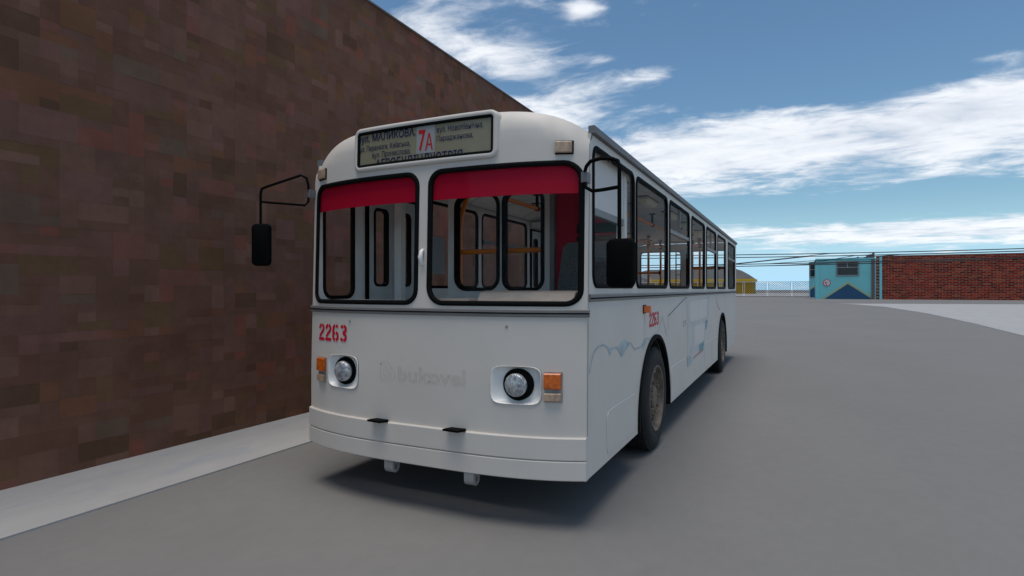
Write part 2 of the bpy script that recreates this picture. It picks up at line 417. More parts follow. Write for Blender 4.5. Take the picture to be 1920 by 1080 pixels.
# ================================================================== the setting
def ground_mat(name, base, var, blue=0.0, s1=0.35, s2=9.0, stretch=(1, 1, 1)):
    m = bpy.data.materials.new(name); m.use_nodes = True
    g = NT(m.node_tree); b = g.n['Principled BSDF']; b.inputs['Roughness'].default_value = 0.92; b.inputs['Specular IOR Level'].default_value = 0.15
    p = g.node('ShaderNodeNewGeometry').outputs['Position']
    mp = g.node('ShaderNodeMapping'); g.link(p, mp.inputs[0]); mp.inputs['Scale'].default_value = stretch
    a = g.smooth(g.noise(mp.outputs[0], s1, 6, 0.6), 0.3, 0.7); f = g.smooth(g.noise(mp.outputs[0], s2, 6, 0.65), 0.3, 0.7); k = g.smooth(g.noise(p, 130, 3, 0.7), 0.3, 0.7)
    lo = tuple(x * (1 - var) for x in base) + (1,); hi = tuple(x * (1 + var) for x in base) + (1,)
    c = g.mix(g.m('ADD', g.m('MULTIPLY', a, .45), g.m('ADD', g.m('MULTIPLY', f, .30), g.m('MULTIPLY', k, .40))), lo, hi)
    if blue:
        c = g.mix(g.m('MULTIPLY', g.smooth(g.noise(mp.outputs[0], s2 * .6, 5, 0.6, 1.0), 0.5, 0.7), blue), c, (base[0] * .80, base[1] * .88, base[2] * 1.02, 1))
    st = g.m('MULTIPLY', g.smooth(g.noise(p, 0.9, 9, 0.72, 0.8), 0.56, 0.74), 0.16)      # old stains
    c = g.mix(st, c, tuple(x * 0.72 for x in base) + (1,))
    g.link(c, b.inputs['Base Color'])
    bn = g.node('ShaderNodeBump'); bn.inputs['Strength'].default_value = 0.4; bn.inputs['Distance'].default_value = 0.004
    g.link(g.noise(p, 160, 3, 0.7), bn.inputs['Height']); g.link(bn.outputs[0], b.inputs['Normal'])
    return m
ASPHALT = ground_mat('worn_grey_asphalt', (0.190, 0.184, 0.177), 0.09, stretch=(1, 0.6, 1))
CONCRETE = ground_mat('pale_concrete', (0.375, 0.367, 0.358), 0.10, blue=0.55, s1=0.8, s2=4.0, stretch=(1.3, 0.5, 1))

tag(MB().box(-900, 900, -60, 1500, -0.3, 0.0).build('ground', ASPHALT), kind='structure')
tag(MB().box(-5.86, -4.715, -14, 40, -0.05, 0.014).build('pavement', CONCRETE), kind='structure')
# pale concrete apron on the right
pp = [on_ground(*p) for p in [(1572, 569.3), (1600, 570.6), (1660, 575.5), (1740, 588), (1830, 607.5), (1920, 630), (2300, 760)]]
pp += [on_ground(2300, 572.5), on_ground(1920, 570.8)]
mb = MB(); n = len(pp)
mb.add([(x, y, -0.05) for x, y in pp] + [(x, y, 0.012) for x, y in pp], [tuple(range(n, 2 * n)), tuple(range(n - 1, -1, -1))] + [(i, (i + 1) % n, n + (i + 1) % n, n + i) for i in range(n)])
tag(mb.build('concrete_apron', CONCRETE), kind='structure')
# pale ground beyond the fence
a, b_, c_, d_ = Vector((-70, 145.5, 0)), Vector((12, 145.5, 0)), Vector((20, 290, 0)), Vector((-120, 290, 0))
mb = MB(); q = [a, b_, c_, d_]
mb.add([(p.x, p.y, -0.05) for p in q] + [(p.x, p.y, 0.02) for p in q], [(4, 5, 6, 7), (3, 2, 1, 0)] + [(i, (i + 1) % 4, 4 + (i + 1) % 4, 4 + i) for i in range(4)])
tag(mb.build('pale_yard', CONCRETE), kind='structure')


# ================================================================== brickwork (bricks as pieces)
def brick_field(parent, loc_to_px, rows, cols, bw, bh, pal, merges, bond, depth, mat_, name, fwd, limit=300, gap=0.0001, view=None):
    """bricks on the local plane y=0 facing -y (x along the wall, z up); largest in view become single objects"""
    occ = [[False] * (cols + 1) for _ in range(rows)]; L = []
    for r in range(rows):
        for c in range(cols):
            if occ[r][c]: continue
            w = h = 1
            if merges:
                w = random.choice((1, 1, 1, 2, 2, 3)); h = random.choice((1, 1, 1, 2, 2, 3))
                w = min(w, cols - c)
                while w > 1 and any(occ[r][c + k] for k in range(w)): w -= 1
                h = min(h, rows - r)
                while h > 1 and any(occ[r + i][c + k] for i in range(h) for k in range(w)): h -= 1
                for i in range(h):
                    for k in range(w): occ[r + i][c + k] = True
            sh = (bw / 2 if (bond and r % 2) else 0)
            L.append((c * bw + sh, r * bh, w, h, random.randrange(len(pal)), random.uniform(*depth)))
    scored = []
    for i, b in enumerate(L):
        p = loc_to_px(b[0] + b[2] * bw / 2, b[1] + b[3] * bh / 2)
        if p is None: continue
        scored.append((b[2] * b[3] * p, i))
    scored.sort(reverse=True); single = {i for _, i in scored[:limit]}
    ch = min(.002, gap)
    def geo(w, h, t):
        x0, x1, z0, z1 = gap, w * bw - gap, gap, h * bh - gap
        v = [(x0, 0, z0), (x1, 0, z0), (x1, 0, z1), (x0, 0, z1), (x0 + ch, -t, z0 + ch), (x1 - ch, -t, z0 + ch), (x1 - ch, -t, z1 - ch), (x0 + ch, -t, z1 - ch)]
        return v, [(4, 5, 6, 7), (0, 1, 5, 4), (1, 2, 6, 5), (2, 3, 7, 6), (3, 0, 4, 7)]
    def tint(me, cols_):
        at = me.color_attributes.new('tint', 'FLOAT_COLOR', 'CORNER'); buf = []
        for p in me.polygons: buf += list(cols_[p.index]) * p.loop_total
        at.data.foreach_set('color', buf)
    cache = {}
    V = []; Fc = []; Cc = []
    for i, (x, z, w, h, ci, t) in enumerate(L):
        if i in single:
            t = round(t, 3); key = (w, h, ci, t)
            if key not in cache:
                v, f = geo(w, h, t); me = bpy.data.meshes.new(name); me.from_pydata(v, [], f); me.materials.append(mat_); tint(me, [(*pal[ci], 1)] * 5); cache[key] = me
            o = bpy.data.objects.new(name, cache[key]); o.location = (x, 0, z); link(o, parent)
        else:
            v, f = geo(w, h, t); b0 = len(V); V += [(p[0] + x, p[1], p[2] + z) for p in v]; Fc += [tuple(b0 + k for k in q) for q in f]; Cc += [(*pal[ci], 1)] * 5
    me = bpy.data.meshes.new('brickwork'); me.from_pydata(V, [], Fc); me.materials.append(mat_); tint(me, Cc)
    o = bpy.data.objects.new('brickwork', me); link(o, parent); o['kind'] = 'stuff'
    return o

def srgb(r, g, b, k=1.0):
    f = lambda c: (c / 255 / 12.92 if c / 255 <= 0.04045 else ((c / 255 + 0.055) / 1.055) ** 2.4) * k
    return (f(r), f(g), f(b))

# tall brown brick building along the left (its facade is the plane x = -5.85, facing +x)
WX = -5.85; WY0, WY1 = -4.0, 20.0; WH = 6.04
bld = empty('brick_building', (WX, WY0, 0), math.radians(90))      # local x runs along +Y, local -y faces +X
tag(bld, 'tall windowless brown brick building wall behind the trolleybus', 'building')
MORTAR = mat('dark_mortar', (0.11, 0.085, 0.075), 0.9, var=0.15, vscale=3)
MB().box(0, WY1 - WY0, 0.0, 9.0, 0, WH).build('wall', MORTAR, bld)
MB().box(-.05, WY1 - WY0 + .05, -0.03, 9.05, WH + 0.001, WH + 0.03).build('roof_edge', mat('roof_felt', (0.12, 0.10, 0.09), 0.9), bld)
K = 3.25
base_cols = [(62, 50, 46)] * 7 + [(60, 47, 43)] * 4 + [(66, 54, 51)] * 4 + [(63, 51, 50)] * 4 + [(67, 52, 42), (68, 51, 43), (61, 52, 43), (60, 51, 40), (71, 52, 50), (69, 55, 55), (60, 55, 52), (54, 44, 39), (73, 50, 47), (70, 58, 55)]
base_cols = [tuple(0.9 * v + 0.1 * m_ for v, m_ in zip(c, (63, 49, 45))) for c in base_cols]
pal1 = [tuple(v * k for v, k in zip(srgb(*c, K), (0.98, 0.76, 0.60))) for c in base_cols]
nc = int((WY1 - WY0) / 0.15); nr = int(round(WH / 0.085))
def w_px(lx, lz):
    X, Y = WX, WY0 + lx
    f = -S_ * X + C_ * Y; r = C_ * X + S_ * Y
    if f < 0.5: return None
    x = 960 + F * r / f; y = HOR - F * (lz - CZ) / f
    if not (5 < x < 600 and 5 < y < 1000): return None
    return (F / f) ** 2
brick_field(bld, w_px, nr, nc, 0.15, WH / nr, pal1, True, False, (0.0040, 0.0050), BRICKM, 'brick', None)

# ================================================================== the far side of the yard
TEAL = mat('teal_wall_paint', (0.16, 0.48, 0.50), 0.7, var=0.05, vscale=0.5, dirt=0.15, dirtcol=(0.10, 0.25, 0.28))
TEALL = mat('light_teal_paint', (0.16, 0.52, 0.57), 0.7)
NAVY = mat('navy_wall_paint', (0.010, 0.062, 0.14), 0.7, var=0.06, vscale=0.6)
YEL = mat('ochre_stripe_paint', (0.52, 0.33, 0.01), 0.7)
FRAMEM = mat('grey_brown_frame', (0.20, 0.155, 0.15), 0.7)
PANEM = mat('dark_window_glass', (0.012, 0.012, 0.012), 0.12)
MUNT = mat('light_muntin', (0.42, 0.42, 0.42), 0.6)
PIPE = mat('brown_downpipe', (0.12, 0.08, 0.075), 0.6)
ROOFD = mat('dark_brown_chimney', (0.13, 0.085, 0.08), 0.9, var=0.2)

def flat(u, v, d): return (u, d, v)
def gatehouse(loc, rz, W, H, D, label, dx=0.0):
    root = empty('gatehouse', loc, rz); tag(root, label, 'building', 'gatehouses')
    # window opening on the facade plane y=0
    s = W / 10.15; wx0, wx1 = 3.42 * s + dx, 7.38 * s + dx; wz0, wz1 = H * 0.575, H * 0.955
    panel_mb([(0, 0), (W, 0), (W, H), (0, H)], [rrect(wx0 + .2, wx1 - .2, wz0 + .2, wz1 - .2, .15, 4, 1)], 1.2, flat, 0.3).build('facade', TEAL, root)
    MB().box(0, W, 0.302, D, 0, H - 0.05).build('wall', TEAL, root)
    MB().box(-.12, W + .12, -.10, D + .1, H + .002, H + 0.16).build('roof', TEALL, root)
    if not dx: MB().box(-.03, .32, -.05, -.003, 0, H - .003).build('corner_strip', TEALL, root)
    win = panel_mb(rrect(wx0, wx1, wz0, wz1, .02, 2, 1), [rrect(wx0 + .16, wx1 - .16, wz0 + .16, wz1 - .16, .02, 2, 1)], 2, lambda u, v, d: (u, d - .06, v), 0.056).build('window', FRAMEM, root)
    gy = 0.12
    zt = wz1 - .2 - (wz1 - wz0 - .4) * .40; xm = (wx0 + wx1) / 2
    for (a, b, c, d) in ((wx0 + .19, xm - .035, zt + .035, wz1 - .19), (xm + .035, wx1 - .19, zt + .035, wz1 - .19), (wx0 + .19, wx1 - .19, wz0 + .19, zt - .035)):
        MB().box(a, b, gy, gy + .05, c, d).build('pane', PANEM, win)
    MB().box(wx0 + .19, wx1 - .19, gy - .04, gy + .04, zt - .033, zt + .033).build('muntin', MUNT, win)
    MB().box(xm - .033, xm + .033, gy - .04, gy + .04, zt + .036, wz1 - .19).build('muntin', MUNT, win)
    # painted mountain
    x0, x1, xp, zp = 1.05 * s + dx, 10.0 * s + dx, 5.45 * s + dx, H * 0.405
    zl = 0.0
    if x0 < 0: zl = zp * -x0 / (xp - x0); x0 = 0.0
    k_ = 0.3 if zl == 0 else 0.0
    tri = [(x0 + k_, .002)] + ([(x0, zl - .17)] if zl else []) + [(xp, zp - .17), (x1 - .3, .002)]
    MB().add([(x, -.012, z) for x, z in tri], [tuple(range(len(tri)))[::-1]]).build('painted_triangle', NAVY, root)
    ribbon_mb([(x0, zl), (xp, zp), (x1, 0)], .2, lambda u, v, d: (max(u, .002), d, max(v, 0.004)), -.016).build('painted_stripe', YEL, root)
    for x in (W - .62, ):
        MB().box(x, x + .46, -.20, -.004, 0, H - .004).build('downpipe', PIPE, root)
    MB().box(W - .13, W - .02, -.14, -.005, 0, H - .005).build('corner_strip', TEALL, root)
    st = MB()
    for i, (a, b) in enumerate(((0, .30), (.22, .62), (.5, 1.0), (.8, 1.0))):
        st.box(W - 1.5 + a * 1.5, W - .05, 1.0 + i * .004, 2.2 - i * .004, H + .161 + i * .22, H + .161 + (i + 1) * .22)
    st.build('chimney', ROOFD, root)
    return root, s
def along_x(p, x):                      # the point of the line through p parallel to the yard's x axis, at picture column x
    d = Vector((-S_ * F + C_ * (x - 960), C_ * F + S_ * (x - 960), 0)); return d * (p.y / d.y)
PL = at_depth(1531, 100.5); PR = along_x(PL, 1642)
dv = PR - PL; rz = math.atan2(dv.y, dv.x)
gh, s0 = gatehouse(PL, rz, dv.length, 6.75, 9.0, 'teal gatehouse with round traffic sign, painted navy triangle and whole window')
P2 = at_depth(1519, 119.0)
gatehouse(P2, rz, dv.length, 7.1, 9.0, 'farther teal gatehouse mostly hidden behind the nearer gatehouse', dx=-3.1)

# round traffic sign on the nearer gatehouse
sg = empty('traffic_sign', PL + Matrix.Rotation(rz, 3, 'Z') @ Vector((1.82 * s0, -0.004, 2.78)), rz)
tag(sg, 'small round red bordered traffic sign mounted on the teal gatehouse wall', 'sign')
def disc(r, y0, y1, n=32, r0=0, cx=0, cz=0):
    mb = MB()
    if r0:
        ring_mb(lambda o: [((r0 + o) * math.cos(2 * math.pi * i / n), (r0 + o) * math.sin(2 * math.pi * i / n)) for i in range(n)], [(0, y0), (r - r0, y0), (r - r0, y1), (0, y1)], flat, mb); return mb
    vs = [(cx + r * math.cos(2 * math.pi * i / n), y, cz + r * math.sin(2 * math.pi * i / n)) for y in (y0, y1) for i in range(n)]
    return mb.add(vs, [tuple(range(n)), tuple(range(2 * n - 1, n - 1, -1))] + [(i, (i + 1) % n, n + (i + 1) % n, n + i) for i in range(n)])
disc(.47, -.05, 0).build('plate', mat('sign_white', (0.62, 0.62, 0.64), 0.5), sg)
disc(.58, -.06, 0, r0=.472).build('border', mat('sign_red', (0.55, 0.004, 0.008), 0.5), sg)
def blob(pts, m_, nm):
    n_ = len(pts); MB().add([(x, -.054, z) for x, z in pts] + [(x, -.05, z) for x, z in pts], [tuple(range(n_)), tuple(range(2 * n_ - 1, n_ - 1, -1))] + [(i, (i + 1) % n_, n_ + (i + 1) % n_, n_ + i) for i in range(n_)]).build(nm, m_, sg)
blob([(-.32, -.16), (-.12, -.16), (-.10, .10), (-.16, .22), (-.26, .18), (-.32, .05)], mat('sign_red', (0, 0, 0)), 'red_symbol')
blob([(-.08, .02), (.06, .02), (.08, .20), (-.02, .22)], BLACK, 'black_symbol')
blob([(.14, -.10), (.28, -.02), (.36, .12), (.22, .06)], BLACK, 'black_symbol')
blob([(-.10, -.38), (.06, -.38), (.08, -.22), (.02, -.10), (-.08, -.20)], BLACK, 'black_symbol')

# long red brick yard wall
Q0 = along_x(PL, 1642.8); Q1 = along_x(PL, 2060)
dq = Q1 - Q0; wz = math.atan2(dq.y, dq.x); WL = dq.length; WH2 = 7.15
yw = empty('brick_wall', Q0, wz); tag(yw, 'long red brick yard wall to the right of the teal gatehouse', 'wall')
MB().box(0, WL, 0.0, .5, 0, WH2).build('wall_core', mat('grey_mortar', (0.25, 0.19, 0.14), 0.9, var=0.2, vscale=1.5), yw)
def y_px(lx, lz):
    p = Q0 + dq.normalized() * lx; f = -S_ * p.x + C_ * p.y; r = C_ * p.x + S_ * p.y
    return (F / f) ** 2 if 960 + F * r / f < 1915 else None
pal2 = [tuple(v * k for v, k in zip(srgb(*c, 2.5), (0.85, 0.66, 0.52))) for c in [(88, 22, 12), (80, 20, 11), (98, 28, 16), (72, 16, 9), (105, 34, 20), (92, 25, 14), (84, 30, 18), (66, 16, 10), (110, 44, 30), (90, 22, 12), (104, 52, 38)]]
brick_field(yw, y_px, int(WH2 / .262), int(WL / .86) - 0, .86, .262, pal2, False, True, (0.008, 0.025), BRICK2, 'brick', None, gap=0.032)
MB().box(.45, .80, -.26, -.03, 0, WH2 - .1).build('teal_post', TEALL, yw)
MB().box(-.02, WL, -.05, .52, WH2 + .001, WH2 + .06).build('coping', mat('dark_coping', (0.16, 0.07, 0.05), 0.9), yw)

# chain-link fence
fp1 = at_depth(1532, 127.0); fp0 = along_x(fp1, 1120); df = fp1 - fp0; FL = df.length
fen = empty('chain_link_fence', fp0, math.atan2(df.y, df.x)); tag(fen, 'tall grey chain link fence between yard and yellow warehouse', 'fence')
GALV = mat('galvanised_grey', (0.58, 0.56, 0.56), 0.6); WIREM = mat('dark_mesh_wire', (0.008, 0.008, 0.008), 0.7); BASEM = mat('dark_fence_base', (0.035, 0.02, 0.015), 0.9)
FH = 3.35; NP = 10; pw = FL / NP
for i in range(NP + 1):
    for o in ((-.22, .22) if 0 < i < NP else (0,)):
        MB().tube([(i * pw + o, 0, 0), (i * pw + o, 0, FH)], .055, 8).build('post', GALV, fen)
pitch = .5
mbm = MB(); x_lo, x_hi = .30, pw - .30; z_lo, z_hi = .12, FH - .1; wd = .042
k = x_lo - (z_hi - z_lo)
while k < x_hi:
    for sgn in (1, -1):
        a0 = max(x_lo, k); a1 = min(x_hi, k + (z_hi - z_lo))
        if a1 > a0:
            za, zb = z_lo + a0 - k, z_lo + a1 - k
            if sgn < 0: za, zb = z_hi - (a0 - k), z_hi - (a1 - k)
            mbm.tube([(a0, .02 * sgn, za), (a1, .02 * sgn, zb)], wd, 3)
    k += pitch
m0 = mbm.build('mesh_panel', WIREM, fen); m0['kind'] = 'stuff'
for i in range(1, NP):
    o = m0.copy(); o.location = (i * pw, 0, 0); link(o, fen)
MB().tube([(0, 0, FH), (FL, 0, FH)], .06, 6).build('top_rail', GALV, fen)
MB().box(-.2, FL + .2, -.1, .12, 0, .1).build('base_beam', BASEM, fen)

# yellow warehouse with grey roof
OCH = mat('ochre_plaster', (0.36, 0.205, 0.003), 0.8, var=0.08, vscale=0.4, dirt=0.2, dirtcol=(0.2, 0.13, 0.02)); OCHL = mat('bright_ochre_trim', (0.50, 0.30, 0.005), 0.8)
ROOFG = mat('grey_roof_sheet', (0.085, 0.083, 0.08), 0.8, var=0.08, vscale=0.3)
h1 = at_depth(1411.5, 214.0); h0 = along_x(h1, 1176); dh = h1 - h0; HL = dh.length
wh = empty('yellow_warehouse', h0, math.atan2(dh.y, dh.x)); tag(wh, 'low yellow warehouse with grey roof beyond the chain link fence', 'building')
HW = 4.75; HD = 18
wins = [(1262, 8.5), (1300, 9), (1378, 7), (1225, 8)]
holes = []
for px, pwid in wins:
    u = (px - 1176) / (1411.5 - 1176) * HL; holes.append((u - pwid * .1, u + pwid * .1, 2.5, 3.7))
panel_mb([(0, 0), (HL, 0), (HL, HW), (0, HW)], [[(a, c), (b, c), (b, d), (a, d)] for a, b, c, d in holes], 3, flat, .3).build('facade', OCH, wh)
MB().box(0, HL, .302, HD, 0, HW - .02).build('wall', OCH, wh)
for a, b, c, d in holes:
    w_ = MB().box(a, b, -.06, .05, c - .09, c).build('window', MUNT, wh)
    MB().box(a, b, .1, .16, c + .001, d).build('pane', mat('warehouse_glass', (0.10, 0.15, 0.17), 0.2), w_)
MB().box(-.4, HL + .6, -.5, HD + .4, HW + .002, HW + .75).build('eave_band', OCHL, wh)
z0 = HW + .755; prof_r = [(0, 0), (2.6, 1.9), (5.2, 3.4), (7.5, 4.1)]
mbr = MB(); ringsr = []
for dd, zz in prof_r:
    ringsr.append([(dd * .95, dd * .9 + 0, z0 + zz), (HL + .3 - dd * .95, dd * .9, z0 + zz), (HL + .3 - dd * .95, HD - dd * .9, z0 + zz), (dd * .95, HD - dd * .9, z0 + zz)])
vs = [p for r in ringsr for p in r]; fs = [(0, 1, 2, 3)]
for i in range(len(ringsr) - 1): fs += [(i * 4 + j, i * 4 + (j + 1) % 4, (i + 1) * 4 + (j + 1) % 4, (i + 1) * 4 + j) for j in range(4)]
fs.append(tuple((len(ringsr) - 1) * 4 + j for j in range(4)))
mbr.add(vs, fs).build('roof', ROOFG, wh)

# pale tree beyond the fence
tp = at_depth(1206, 150.0)
tr = empty('pale_tree', tp); tag(tr, 'pale silver leafed tree beyond the fence seen through the bus rear window', 'tree')
mbt = MB(); mbt.tube([(0, 0, 0), (.1, 0, 1.6), (0, .1, 3.2), (.1, 0, 4.9)], [.26, .2, .14, .05], 8)
for i in range(9):
    a = i * 2.4; z = 1.6 + i * .33; mbt.tube([(0.05, 0, z), (math.cos(a) * .8, math.sin(a) * .8, z + .7), (math.cos(a) * 1.4, math.sin(a) * 1.4, z + 1.1)], [.09, .06, .02], 5)
mbt.build('trunk', mat('pale_bark', (0.28, 0.27, 0.26), 0.9, var=0.2), tr)
mbl = MB(); rnd = random.Random(5)
clumps = [Vector((rnd.gauss(0, .85), rnd.gauss(0, .85), rnd.uniform(1.2, 5.6))) for _ in range(60)]
for i in range(5200):
    c = rnd.choice(clumps); sc_z = 1 - max(0, (c.z - 4.4)) * .35
    p = Vector((c.x * sc_z + rnd.gauss(0, .3), c.y * sc_z + rnd.gauss(0, .3), c.z + rnd.gauss(0, .3)))
    if math.hypot(p.x, p.y) > 2.1: continue
    a = Vector((rnd.gauss(0, 1), rnd.gauss(0, 1), rnd.gauss(0, 1))).normalized() * .11; b = a.orthogonal().normalized() * .06
    mbl.add([p - a, p + b, p + a, p - b], [(0, 1, 2, 3)])
mbl.build('crown', mat('pale_silver_leaves', (0.40, 0.41, 0.43), 0.8, var=0.25, vscale=1.2), tr, recalc=False)

# overhead wires and the poles that carry them (poles stand out of view)
CAB = mat('black_cable', (0.006, 0.006, 0.006), 0.6); POLEM = mat('grey_concrete_pole', (0.30, 0.30, 0.29), 0.9, var=0.12)
pA, pB = at_depth(1120, 84.0), at_depth(2040, 64.0)
hA = lambda y: CZ + (HOR - y) * 84.0 / F
hB = lambda y: CZ + (HOR - y) * 64.0 / F
dAB = (pB - pA).normalized(); nAB = Vector((-dAB.y, dAB.x, 0))
attach = [(479, 461.5, .9, 'uppermost overhead wire strung across the yard'), (485.5, 467.5, -.9, 'second overhead wire from the top across the yard'),
          (498, 477.5, .6, 'third overhead wire from the top crossing before the gatehouse'), (503, 480.5, -.6, 'lowest long overhead wire crossing before gatehouse and brick wall')]
for pt, hh, lab, sgn in ((pA, hA, 'concrete utility pole behind the brown brick building', 0), (pB, hB, 'concrete utility pole standing before the red brick wall', 1)):
    ut = empty('utility_pole', pt, math.atan2(nAB.y, nAB.x)); tag(ut, lab, 'pole', 'utility poles')
    top = hh(attach[0][sgn]) + .5
    MB().tube([(0, 0, 0), (0, 0, top)], [.2, .13], 10).build('shaft', POLEM, ut, smooth=40)
    for i, a in enumerate(attach):
        z = hh(a[sgn])
        s_ = 1 if a[2] > 0 else -1
        MB().box(min(.11 * s_, a[2] + .04 * s_), max(.11 * s_, a[2] + .04 * s_), -.05, .05, z - .15, z - .05).build('bracket', GALV, ut)
        MB().tube([(a[2], 0, z - .05), (a[2], 0, z + .05)], .05, 8).build('insulator', BLACK, ut)
def wire(p, q, sag, lab, r=.06, n=22):
    P = [p.lerp(q, i / n) - Vector((0, 0, sag * 4 * (i / n) * (1 - i / n))) for i in range(n + 1)]
    o = MB().tube([x - p for x in P], r, 5).build('overhead_wire', CAB, None, loc=p); tag(o, lab, 'wire', 'overhead wires'); return P
WP = []
for ya, yb, off, lab in attach:
    WP.append(wire(pA + nAB * off + Vector((0, 0, hA(ya))), pB + nAB * off + Vector((0, 0, hB(yb))), .25, lab))
def between(i, j, ta, tb, lab):
    a = WP[i][ta]; b = WP[j][tb]; wire(a, b, .02, lab, r=.042, n=4)
between(2, 0, 7, 12, 'slanting overhead wire rising left of the teal gatehouse')
between(3, 1, 6, 11, 'lower slanting overhead wire left of the teal gatehouse')
between(2, 1, 9, 15, 'long shallow slanting overhead wire crossing above the gatehouse window')
between(3, 2, 9, 13, 'lowest slanting overhead wire just in front of the gatehouse')
between(1, 2, 13, 11, 'short steep overhead wire above the teal gatehouse')

#BUS#
# ================================================================== the trolleybus
HWD = 1.2525; LEN = 11.49; BX0, BY0 = -2.5275, 3.81
bus = empty('trolleybus', (BX0, BY0, 0))
tag(bus, 'white trolleybus with red number 2263 parked beside the brown brick wall', 'trolleybus')

def zr(u):                                   # roof cross-section
    t = min(1.0, abs(u) / HWD); return 2.75 + 0.20 * (1 - t ** 5)
def fy(u, z):                                # plan curve, rake and roof round-over of the front
    t = min(1.0, abs(u) / HWD)
    y = -0.19 * (1 - t ** 3.2) + 0.05 * max(0.0, (z - 1.0) / 1.75)
    zb = zr(u) - 0.16
    if z > zb:
        q = min(1.0, (z - zb) / 0.16); y += 0.09 * (1 - math.sqrt(max(0, 1 - q * q * 0.96)))
    return y
def FM(u, v, d): return (u, fy(u, v) + d, v)
def RM(u, v, d): return (HWD - d, u, v)
def LM(u, v, d): return (-HWD + d, u, v)
def BM(u, v, d): return (u, LEN - d, v)
def side_px(x, y):                           # picture point on the bus's right side -> (distance along the bus, height)
    r = ray(x, y); k = (BX0 + HWD) / r.x
    return (r.y * k - BY0, CZ + r.z * k)
GASK = [(-.018, .027), (-.020, -.004), (-.010, -.012), (.006, -.013), (.016, -.007), (.018, .0), (.012, .027)]
GASKF = [(-.018, .016), (-.020, -.004), (-.010, -.012), (.006, -.013), (.016, -.007), (.018, .0), (.012, .016)]
def scaled(prof, k): return [(o * k, d) for o, d in prof]

def window(name, args, fmap, parent, prof=GASK, gk=1.0, r=.09, rr=None, vent=None, kk=8):
    u0, u1, v0, v1 = args
    fn = lambda o: rrect(u0 - o, u1 + o, v0 - o, v1 + o, r + o, 6, kk, tuple(x + o for x in rr) if rr else None)
    w = ring_mb(fn, scaled(prof, gk), fmap).build(name, RUBBER, parent, smooth=50)
    g = fn(.002)
    panel_mb(g, [], .3, lambda u, v, d: fmap(u, v, d + .0), 0.005).build('pane', GLASS, w)
    if vent:
        zt, xm = vent
        strip_mb(u0 + .03, u1 - .03, zt - .022, zt + .022, -.006, .03, fmap, 1).build('vent_rail', TRIM, w)
        strip_mb(xm - .012, xm + .012, zt + .023, v1 - .025, -.004, .028, fmap, 1).build('vent_bar', TRIM, w)
    return w

# ---- front
WS = [(-1.182, -.033, 1.558, 2.537), (.080, 1.214, 1.558, 2.537)]
WSR = [(.10, .10, .09, .085), (.10, .12, .10, .12)]
HLC = [(-.765, .997), (.785, .993)]; HLW, HLH = .182, .133
def hl_loop(c, o, m_=48):
    # superellipse-like rounded rectangle with m_ points by angle
    out = []
    for i in range(m_):
        a = 2 * math.pi * i / m_; ca, sa = math.cos(a), math.sin(a); n_ = 5.5
        k = (abs(ca) ** n_ + abs(sa) ** n_) ** (-1 / n_)
        out.append((c[0] + (HLW + o) * k * ca, c[1] + (HLH + o) * k * sa))
    return out
top = [(u, zr(u)) for u in [HWD - 2 * HWD * i / 40 for i in range(41)]]
outline = [(-HWD, .63), (HWD, .63)] + top
holes = [rrect(a - .004, b + .004, c - .004, d + .004, .09, 6, 8, WSR[i]) for i, (a, b, c, d) in enumerate(WS)] + [hl_loop(c, .001) for c in HLC]
panel_mb(outline, holes, .085, FM, .014, two=True).build('front_panel', [WHITE, LINING], bus, smooth=40)
for i, a in enumerate(WS):
    window('windshield', a, FM, bus, prof=GASKF, gk=1.0, rr=WSR[i], kk=14)
strip_mb(-1.212, .022, 2.327, 2.585, .022, .028, FM, 20).build('sun_visor_strip', RED, bus, smooth=40)
strip_mb(.026, 1.225, 2.327, 2.585, .022, .028, FM, 20).build('sun_visor_strip', RED, bus, smooth=40)
# centre post handle
mb = MB(); mb.tube([FM(.024, z, d) for z, d in ((1.845, -.002), (1.862, -.022), (1.90, -.034), (1.94, -.022), (1.957, -.002))], [.012, .016, .018, .016, .012], 8)
mb.build('handle', PAN, bus, smooth=60)
# belt moulding round the front
bm_ = strip_mb(-1.262, 1.272, 1.468, 1.522, -.014, .002, FM, 60, chamf=.006).build('front_moulding', TRIM, bus, smooth=40)
strip_mb(-1.264, 1.274, 1.489, 1.498, -.018, -.012, FM, 60).build('groove', BLACK, bm_)
# bumper
bp = strip_mb(-1.255, 1.255, .4865, .645, -.022, .03, FM, 60, chamf=.008).build('bumper', WHITE, bus, smooth=40)
strip_mb(-1.255, 1.255, .35, .4835, -.022, .03, FM, 60, chamf=.006).build('lower_bumper', WHITE, bp, smooth=40)
strip_mb(-1.24, 1.24, .37, .63, .032, .05, FM, 40).build('bumper_backing', UNDER, bp)
for u in (-.35, .335):
    mb = MB(); z = .651
    q = [(u - .075, fy(u - .075, .6) - .075), (u + .055, fy(u, .6) - .085), (u + .085, fy(u + .08, .6) - .02), (u + .07, fy(u + .06, .6) + .003), (u - .04, fy(u, .6) + .003), (u - .06, fy(u, .6) - .03)]
    n = len(q); mb.add([(x, y, .6455) for x, y in q] + [(x, y, .660) for x, y in q], [tuple(range(n, 2 * n)), tuple(range(n - 1, -1, -1))] + [(i, (i + 1) % n, n + (i + 1) % n, n + i) for i in range(n)])
    mb.build('step_pad', BLACK, bus)
for u in (-.265, .44):
    pr = arc(0.0, 0.0, .045, .045, 180, 360, 14) + [(.075, .072), (-.045, .072)]
    hole = arc(0.002, 0.0, .02, .022, 0, 342, 18)
    panel_mb(pr, [hole], .05, lambda y, z, d: (u - .04 + d, fy(u, .35) + .03 + y, .298 + z), .08).build('tow_hook', STEEL, bus, smooth=40)
